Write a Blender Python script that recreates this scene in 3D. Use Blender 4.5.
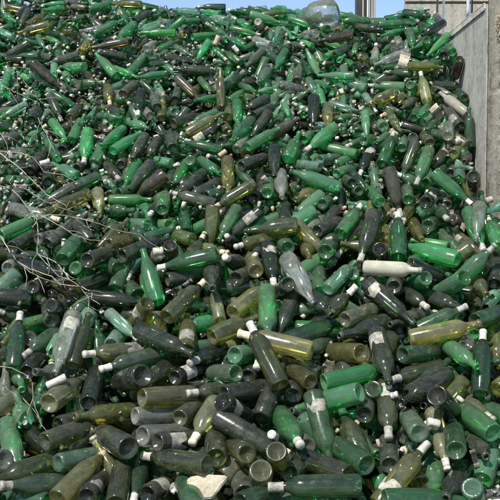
import bpy, bmesh, math, random
import numpy as np
from mathutils import Vector, Matrix

for o in list(bpy.data.objects): bpy.data.objects.remove(o)
SC = bpy.context.scene
COL = SC.collection
R = math.radians
random.seed(11); RNG = np.random.default_rng(11)

# ---------------------------------------------------------------- camera
FPX, CX, CY = 950.0, 250.0, 250.0          # focal length in photo pixels (photo is 500 px wide)
CAM_Z, PITCH = 1.6, R(3.0)
cam = bpy.data.objects.new('camera', bpy.data.cameras.new('camera')); COL.objects.link(cam)
cam.data.sensor_width = 36.0; cam.data.lens = 36.0*FPX/500.0
cam.location = (0, 0, CAM_Z); cam.rotation_euler = (R(90)-PITCH, 0, 0)
cam.data.clip_end = 2000; cam.data.clip_start = 0.05
SC.camera = cam
# ---------------------------------------------------------------- sky, sun, exposure
SUN_EL, SUN_AZ = R(53), R(-148)            # azimuth from +Y clockwise: high, behind the camera's left shoulder
world = bpy.data.worlds.new("World"); SC.world = world; world.use_nodes = True
nt = world.node_tree; nt.nodes.clear()
sky = nt.nodes.new('ShaderNodeTexSky'); sky.sky_type = 'NISHITA'; sky.sun_disc = False
sky.sun_elevation = SUN_EL; sky.sun_rotation = SUN_AZ; sky.air_density = 1.0; sky.dust_density = 0.7; sky.ozone_density = 2.2
bg = nt.nodes.new('ShaderNodeBackground'); bg.inputs[1].default_value = 0.105
wo = nt.nodes.new('ShaderNodeOutputWorld')
nt.links.new(sky.outputs[0], bg.inputs[0]); nt.links.new(bg.outputs[0], wo.inputs[0])
sd = bpy.data.lights.new('sun', 'SUN'); sd.energy = 5.0; sd.angle = R(0.5); sd.color = (1.0, 0.94, 0.83)
sun = bpy.data.objects.new('sun', sd); COL.objects.link(sun)
sv = Vector((math.sin(SUN_AZ)*math.cos(SUN_EL), math.cos(SUN_AZ)*math.cos(SUN_EL), math.sin(SUN_EL)))
sun.rotation_euler = sv.to_track_quat('Z', 'Y').to_euler(); sun.location = sv*20
SC.view_settings.view_transform = 'Standard'; SC.view_settings.look = 'None'
SC.view_settings.gamma = 1.0; SC.view_settings.use_curve_mapping = False
SC.view_settings.exposure = 0.70
SC.render.engine = 'CYCLES'
cy = SC.cycles
cy.max_bounces = 8; cy.diffuse_bounces = 4; cy.glossy_bounces = 4; cy.transmission_bounces = 6; cy.transparent_max_bounces = 14
cy.sample_clamp_indirect = 4.0; cy.caustics_reflective = False; cy.caustics_refractive = False
cy.use_denoising = True

# ---------------------------------------------------------------- helpers
def tag(o, label=None, cat=None, group=None, kind=None):
    if label: o['label'] = label
    if cat: o['category'] = cat
    if group: o['group'] = group
    if kind: o['kind'] = kind
    return o
def link(name, me, mat=None, parent=None):
    o = bpy.data.objects.new(name, me); COL.objects.link(o)
    if mat is not None and me is not None and len(me.materials) == 0: me.materials.append(mat)
    if parent is not None: o.parent = parent
    return o
def empty(name, loc=(0,0,0)):
    o = bpy.data.objects.new(name, None); COL.objects.link(o); o.location = loc; o.empty_display_size = .05
    return o
def mesh(name, verts, faces, smooth=True):
    me = bpy.data.meshes.new(name); me.from_pydata([tuple(v) for v in verts], [], [tuple(f) for f in faces])
    if smooth: me.polygons.foreach_set('use_smooth', [True]*len(me.polygons))
    me.update(); return me
def box(name, lo, hi, mat, parent=None, bev=0.0, seg=2):
    bm = bmesh.new(); bmesh.ops.create_cube(bm, size=1.0)
    for v in bm.verts:
        for k in range(3): v.co[k] = lo[k] + (v.co[k]+.5)*(hi[k]-lo[k])
    if bev: bmesh.ops.bevel(bm, geom=list(bm.edges), offset=bev, segments=seg, affect='EDGES')
    me = bpy.data.meshes.new(name); bm.to_mesh(me); bm.free()
    return link(name, me, mat, parent)

FWD = np.array([0, math.cos(PITCH), -math.sin(PITCH)]); UP = np.array([0, math.sin(PITCH), math.cos(PITCH)]); RT = np.array([1., 0, 0])
CAM = np.array([0, 0, CAM_Z])
def at(x, y, Z):                           # a point seen at photo pixel x, y at depth Z
    return CAM + RT*((x-CX)/FPX*Z) + UP*((CY-y)/FPX*Z) + FWD*Z
def zheap(y): return 1.0/(0.1727 + 2.632e-4*y)     # depth of the slope of the heap
P0 = at(250, 500, zheap(500)); P1 = at(250, 0, zheap(0))
SLOPE = (P1[2]-P0[2])/(P1[1]-P0[1])
NRM = np.array([0, -SLOPE, 1.0]); NRM /= np.linalg.norm(NRM)
WALL_X = 1.13
def crest(x):
    return 2.80 + 0.10*np.clip((-x-0.55)/0.5, 0, 1) - 0.11*np.clip((x-0.35)/0.3, 0, 1)
def hz(x, y):                              # height of the heap
    a = P0[2] + SLOPE*(y-P0[1]); b = crest(x) - 0.10*np.maximum(y-5.9, 0)
    k = 0.05
    h = np.clip(0.5+0.5*(b-a)/k, 0, 1)
    bank = 0.07*np.clip((x-0.75)/0.3, 0, 1)*np.clip((y-4.5)/0.5, 0, 1)     # banked up against the wall
    return b*(1-h) + a*h - k*h*(1-h) + bank

# ---------------------------------------------------------------- materials
def nodes(name):
    m = bpy.data.materials.new(name); m.use_nodes = True
    t = m.node_tree; t.nodes.clear()
    out = t.nodes.new('ShaderNodeOutputMaterial')
    return m, t, out
def N(t, typ, **kw):
    n = t.nodes.new(typ)
    for k, v in kw.items():
        if hasattr(n, k): setattr(n, k, v)
        else: n.inputs[k.replace('_', ' ')].default_value = v
    return n
def math_node(t, op, a, b=None, c=None, clamp=False):
    n = t.nodes.new('ShaderNodeMath'); n.operation = op; n.use_clamp = clamp
    for i, v in enumerate((a, b, c)):
        if v is None: continue
        if isinstance(v, (int, float)): n.inputs[i].default_value = v
        else: t.links.new(v, n.inputs[i])
    return n.outputs[0]
def ramp(t, fac, stops):
    n = t.nodes.new('ShaderNodeValToRGB')
    while len(n.color_ramp.elements) < len(stops): n.color_ramp.elements.new(0.5)
    for e, (p, c) in zip(n.color_ramp.elements, stops):
        e.position = p; e.color = (c, c, c, 1) if isinstance(c, (int, float)) else (*c, 1)
    t.links.new(fac, n.inputs[0]); return n.outputs[0]
def mixcol(t, fac, a, b, mode='MIX'):
    n = t.nodes.new('ShaderNodeMix'); n.data_type = 'RGBA'; n.blend_type = mode
    for i, v in ((0, fac), (6, a), (7, b)):
        if isinstance(v, (int, float)): n.inputs[i].default_value = v
        elif isinstance(v, tuple): n.inputs[i].default_value = (*v, 1)
        else: t.links.new(v, n.inputs[i])
    return n.outputs[2]
def mixsh(t, fac, a, b):
    n = t.nodes.new('ShaderNodeMixShader')
    if isinstance(fac, (int, float)): n.inputs[0].default_value = fac
    else: t.links.new(fac, n.inputs[0])
    t.links.new(a, n.inputs[1]); t.links.new(b, n.inputs[2]); return n.outputs[0]
def seed_coords(t, scale=1.0):
    """object coordinates shifted by a number of each object's (or each joined bottle's) own"""
    oi = t.nodes.new('ShaderNodeObjectInfo'); at_ = t.nodes.new('ShaderNodeAttribute'); at_.attribute_name = 'seed'
    s = math_node(t, 'FRACT', math_node(t, 'ADD', oi.outputs['Random'], at_.outputs['Fac']))
    tc = t.nodes.new('ShaderNodeTexCoord')
    cb = t.nodes.new('ShaderNodeCombineXYZ')
    for i in range(3): t.links.new(math_node(t, 'MULTIPLY', s, (37.0, 91.0, 53.0)[i]), cb.inputs[i])
    va = t.nodes.new('ShaderNodeVectorMath'); va.operation = 'ADD'
    t.links.new(tc.outputs['Object'], va.inputs[0]); t.links.new(cb.outputs[0], va.inputs[1])
    return s, va.outputs[0]
def noise(t, vec, scale, detail=3.0, rough=0.6):
    n = N(t, 'ShaderNodeTexNoise', Scale=scale, Detail=detail, Roughness=rough)
    t.links.new(vec, n.inputs['Vector']); return n.outputs['Fac']
def rnd(t, s, k):
    return math_node(t, 'FRACT', math_node(t, 'MULTIPLY', s, k))

def glass(name, body, tint, clear, dust, rough=0.085, dustcol=(0.40, 0.43, 0.33)):
    """Thin bottle glass: a coloured wall that lets part of the light through, a gloss, and a film of dust."""
    m, t, out = nodes(name)
    s, vec = seed_coords(t)
    hsv = N(t, 'ShaderNodeHueSaturation'); hsv.inputs['Color'].default_value = (*body, 1)
    t.links.new(math_node(t, 'MULTIPLY_ADD', rnd(t, s, 17.3), 0.05, 0.475), hsv.inputs['Hue'])
    t.links.new(math_node(t, 'MULTIPLY_ADD', rnd(t, s, 29.1), 0.42, 0.50), hsv.inputs['Saturation'])
    t.links.new(math_node(t, 'MULTIPLY_ADD', rnd(t, s, 7.7), 1.0, 0.45), hsv.inputs['Value'])
    lw = N(t, 'ShaderNodeLayerWeight', Blend=0.35)
    pw = math_node(t, 'MULTIPLY_ADD', lw.outputs['Facing'], 2.2, 0.8)      # longer way through the glass at the rim
    cc = t.nodes.new('ShaderNodeCombineColor')
    for i in range(3): t.links.new(math_node(t, 'POWER', tint[i], pw), cc.inputs[i])
    tr = N(t, 'ShaderNodeBsdfTransparent'); t.links.new(cc.outputs[0], tr.inputs[0])
    n1 = noise(t, vec, 22, 4, 0.65); n2 = noise(t, vec, 140, 3, 0.7)
    dm = math_node(t, 'MULTIPLY_ADD', n2, 0.45, math_node(t, 'MULTIPLY', n1, 0.75))
    lo = math_node(t, 'MULTIPLY_ADD', rnd(t, s, 41.9), -0.22, 0.62)
    dmask = math_node(t, 'MULTIPLY', math_node(t, 'SUBTRACT', dm, lo), 2.2, clamp=True)
    dfac = math_node(t, 'MULTIPLY', math_node(t, 'ADD', dmask, 0.16), dust*.85, clamp=True)
    rg = math_node(t, 'MULTIPLY_ADD', dmask, 0.28, rough)
    dif = N(t, 'ShaderNodeBsdfDiffuse'); t.links.new(hsv.outputs[0], dif.inputs[0])
    tl = N(t, 'ShaderNodeBsdfTranslucent'); t.links.new(hsv.outputs[0], tl.inputs[0])
    core = mixsh(t, clear, mixsh(t, 0.6, dif.outputs[0], tl.outputs[0]), tr.outputs[0])
    gl = N(t, 'ShaderNodeBsdfGlossy'); gl.inputs[0].default_value = (1, 1, 1, 1); t.links.new(rg, gl.inputs['Roughness'])
    fr = N(t, 'ShaderNodeFresnel', IOR=1.5)
    bmp = N(t, 'ShaderNodeBump', Strength=0.12, Distance=0.002); t.links.new(n1, bmp.inputs['Height'])
    t.links.new(bmp.outputs[0], gl.inputs['Normal']); t.links.new(bmp.outputs[0], fr.inputs['Normal'])
    sh = mixsh(t, fr.outputs[0], core, gl.outputs[0])
    dd = N(t, 'ShaderNodeBsdfDiffuse')
    t.links.new(mixcol(t, 0.35, dustcol, hsv.outputs[0]), dd.inputs[0])
    t.links.new(mixsh(t, dfac, sh, dd.outputs[0]), out.inputs[0])
    return m

G = {
 'G':  glass('bright_green_glass', (0.032, 0.45, 0.118), (0.20, 0.89, 0.42), 0.62, 0.13),
 'g':  glass('dusty_green_glass',  (0.032, 0.26, 0.080), (0.24, 0.79, 0.40), 0.70, 0.19),
 'd':  glass('dark_green_glass',   (0.014, 0.14, 0.043), (0.12, 0.62, 0.26), 0.74, 0.17),
 'k':  glass('black_glass',        (0.012, 0.032, 0.014), (0.17, 0.34, 0.15), 0.78, 0.18),
 'kd': glass('dusty_black_glass',  (0.026, 0.058, 0.030), (0.28, 0.44, 0.25), 0.66, 0.27),
 'kb': glass('brown_glass',        (0.055, 0.046, 0.020), (0.50, 0.41, 0.20), 0.68, 0.25),
 'o':  glass('olive_glass',        (0.200, 0.210, 0.030), (0.84, 0.84, 0.36), 0.72, 0.18),
 'og': glass('grey_olive_glass',   (0.140, 0.165, 0.055), (0.76, 0.82, 0.50), 0.70, 0.28),
 'ok': glass('dark_olive_glass',   (0.060, 0.085, 0.020), (0.54, 0.63, 0.25), 0.74, 0.19),
 'c':  glass('clear_glass',        (0.34, 0.38, 0.34), (0.92, 0.96, 0.92), 0.80, 0.34),
 'co': glass('pale_olive_glass',   (0.26, 0.28, 0.11), (0.88, 0.90, 0.62), 0.76, 0.28),
 'l':  glass('pale_green_glass',   (0.12, 0.46, 0.26), (0.62, 0.95, 0.78), 0.66, 0.24),
 'w':  glass('cream_glass',        (0.46, 0.44, 0.33), (0.6, 0.6, 0.5), 0.05, 0.60),
}
def rough_mat(name, cols, scale, rough=0.8, bump=0.2, bscale=None, det=5):
    m, t, out = nodes(name)
    s, vec = seed_coords(t)
    b = N(t, 'ShaderNodeBsdfPrincipled'); b.inputs['Roughness'].default_value = rough
    f = noise(t, vec, scale, det, 0.65)
    c = ramp(t, f, [(0.28+0.44*i/(len(cols)-1), c) for i, c in enumerate(cols)])
    hs = N(t, 'ShaderNodeHueSaturation'); t.links.new(c, hs.inputs['Color'])
    t.links.new(math_node(t, 'MULTIPLY_ADD', rnd(t, s, 13.7), 0.65, 0.45), hs.inputs['Value'])
    t.links.new(hs.outputs[0], b.inputs['Base Color'])
    bp = N(t, 'ShaderNodeBump', Strength=bump, Distance=0.01)
    t.links.new(noise(t, vec, bscale or scale*3, 4), bp.inputs['Height']); t.links.new(bp.outputs[0], b.inputs['Normal'])
    t.links.new(b.outputs[0], out.inputs[0]); return m
FOIL = rough_mat('white_foil', [(0.20, 0.20, 0.16), (0.46, 0.45, 0.40), (0.64, 0.63, 0.57)], 50, 0.55, 0.3)
BEIGE = rough_mat('beige_foil', [(0.34, 0.29, 0.19), (0.55, 0.48, 0.34), (0.66, 0.60, 0.47)], 60, 0.65, 0.3)
PAPER = rough_mat('label_paper', [(0.07, 0.07, 0.055), (0.26, 0.26, 0.22), (0.52, 0.52, 0.46)], 34, 0.9, 0.2)
CORK = rough_mat('cork', [(0.25, 0.17, 0.10), (0.42, 0.31, 0.20), (0.50, 0.40, 0.28)], 120, 0.9, 0.4)

# ---------------------------------------------------------------- bottle shapes (base at z = 0, mouth at z = L)
SHAPES = {
 'q': dict(L=.262, R=.0450, prof=[(.0420,.0040),(.0448,.012),(.0450,.07),(.0448,.118),(.0430,.140),(.0380,.158),(.0290,.172),(.0215,.184),(.0175,.200),(.0160,.222),(.0155,.240)], body=.50, neck=.72),
 'b': dict(L=.302, R=.0385, prof=[(.0360,.0035),(.0385,.012),(.0387,.10),(.0385,.190),(.0372,.203),(.0330,.216),(.0250,.227),(.0185,.236),(.0158,.248),(.0148,.266),(.0145,.282)], body=.64, neck=.80),
 'm': dict(L=.305, R=.0430, prof=[(.0400,.0040),(.0428,.012),(.0430,.08),(.0430,.142),(.0418,.165),(.0382,.189),(.0325,.210),(.0255,.230),(.0200,.248),(.0168,.268),(.0155,.284)], body=.50, neck=.84),
 'f': dict(L=.325, R=.0350, prof=[(.0325,.0035),(.0350,.012),(.0350,.10),(.0348,.155),(.0330,.180),(.0290,.206),(.0240,.232),(.0192,.258),(.0162,.284),(.0148,.305)], body=.50, neck=.86),
 's': dict(L=.235, R=.0310, prof=[(.0290,.0030),(.0310,.009),(.0311,.06),(.0310,.120),(.0295,.140),(.0250,.160),(.0195,.178),(.0152,.195),(.0135,.212),(.0130,.220)], body=.52, neck=.82),
}
def lathe(prof, seg, close_top=False, close_bot=False):
    V, F = [], []
    for (r, z) in prof:
        for k in range(seg):
            a = 2*math.pi*k/seg; V.append((r*math.cos(a), r*math.sin(a), z))
    for i in range(len(prof)-1):
        for k in range(seg):
            k2 = (k+1) % seg; F.append((i*seg+k, i*seg+k2, (i+1)*seg+k2, (i+1)*seg+k))
    if close_top:
        V.append((0, 0, prof[-1][1])); c = len(V)-1; o = (len(prof)-1)*seg
        for k in range(seg): F.append((o+k, o+(k+1) % seg, c))
    if close_bot:
        V.append((0, 0, prof[0][1])); c = len(V)-1
        for k in range(seg): F.append(((k+1) % seg, k, c))
    return V, F
def base_prof(sh):
    r0, z0 = sh['prof'][0]; Rr = sh['R']
    return [(.0015, .022), (Rr*.32, .0195), (Rr*.58, .010), (Rr*.74, .0022), (Rr*.82, .0), (Rr*.90, .0006), (r0, z0)]
def lip_prof(sh):
    L = sh['L']; r, z = sh['prof'][-1]
    return [(r, z), (r+.0022, z+.002), (r+.0026, z+.008), (r+.0012, L-.003), (r-.001, L), (r-.0045, L-.001), (r-.0052, L-.012), (r-.0045, L-.05)]
def cap_prof(sh):
    L = sh['L']; r, z = sh['prof'][-1]
    return [(r+.0030, L-.050), (r+.0022, L-.044), (r+.0010, L-.026), (r+.0010, L-.014), (r+.0026, L-.012), (r+.0026, L-.004), (r+.0012, L+.0012)]
PARTS = {}
for k, sh in SHAPES.items():
    PARTS[k, 'body'] = mesh('glass_body', *lathe(sh['prof'], 26))
    PARTS[k, 'base'] = mesh('base', *lathe(base_prof(sh), 26))
    PARTS[k, 'lip'] = mesh('lip', *lathe(lip_prof(sh), 18))
    PARTS[k, 'W'] = mesh('foil_capsule', *lathe(cap_prof(sh), 18, close_top=True))
    PARTS[k, 'B'] = PARTS[k, 'W'].copy()
    for v in range(4):                      # torn paper labels wrapped part of the way round the body
        rg = random.Random(v*7+3); Rr = sh['R']+.0009; z0, z1 = sh['L']*.13, sh['L']*.13+.075+.02*rg.random()
        n, V, F = 16, [], []
        half = R(44+26*rg.random()); z1 -= .012*v; ph = rg.uniform(0, 6)
        for i in range(n+1):
            a = -half + 2*half*i/n
            tear = max(0, math.sin(i*.45+ph))**3                    # one or two bites out of the edge
            jt = .001+(.030*tear if v else .0)+.002*rg.random(); jb = .001+(.022*max(0, math.sin(i*.37+ph+2))**4 if v > 1 else 0)+.0015*rg.random()
            for j in range(4):
                z = (z0+jb) + (z1-jt-z0-jb)*j/3; V.append((Rr*math.cos(a), Rr*math.sin(a), z))
        for i in range(n):
            for j in range(3): F.append((i*4+j, i*4+4+j, i*4+5+j, i*4+1+j))
        PARTS[k, 'L', v] = mesh('paper_label', V, F)
for (k, *p), me in PARTS.items():
    me.materials.append({'W': FOIL, 'B': BEIGE, 'L': PAPER}.get(p[0], G['k']))
def low_poly(sh, closure):
    pr = [(.0015, .018), (sh['R']*.6, .009), (sh['R']*.84, .0)] + [sh['prof'][i] for i in (1, 3, 4, 5, 6, 7, 8, -1)]
    top = [(sh['prof'][-1][0]+.0026, sh['L']-.012), (sh['prof'][-1][0]+.001, sh['L']), (sh['prof'][-1][0]-.005, sh['L']-.001), (sh['prof'][-1][0]-.005, sh['L']-.03)]
    return lathe(pr+top, 14)
LOW = {k: low_poly(sh, None) for k, sh in SHAPES.items()}
def broken(sh, top, sd):
    """a bottle snapped across the body: the bottom cup, or the shoulder and neck"""
    V, F = low_poly(sh, None); V = [list(v) for v in V]; rg = random.Random(sd); cut = sh['L']*rg.uniform(.3, .5)
    jag = [rg.uniform(-.03, .03) for _ in range(15)]
    for v in V:
        a = jag[int((math.atan2(v[1], v[0])/6.2832 % 1)*14+.5) % 14]; c = cut+a
        if top and v[2] < c: r = sh['R']/max(math.hypot(v[0], v[1]), 1e-4); v[0] *= r; v[1] *= r; v[2] = c
        if not top and v[2] > c: r = sh['R']*.985/max(math.hypot(v[0], v[1]), 1e-4); v[0] *= r; v[1] *= r; v[2] = c
    F = [f for f in F if len({(round(V[k][0], 5), round(V[k][1], 5), round(V[k][2], 5)) for k in f}) >= 3 and max(V[k][2] for k in f)-min(V[k][2] for k in f) + max(math.hypot(V[f[0]][0]-V[k][0], V[f[0]][1]-V[k][1]) for k in f) > 1e-4]
    if top: F = [f for f in F if not all(V[k][2] <= cut+.031 for k in f) or any(math.hypot(V[k][0], V[k][1]) < sh['R']*.97 for k in f)]
    return V, F
BROKEN = {(k, v): broken(sh, v % 2 == 0, v) for k, sh in SHAPES.items() for v in range(4)}
LOWCAP = {k: lathe(cap_prof(sh), 10, close_top=True) for k, sh in SHAPES.items()}

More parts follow.
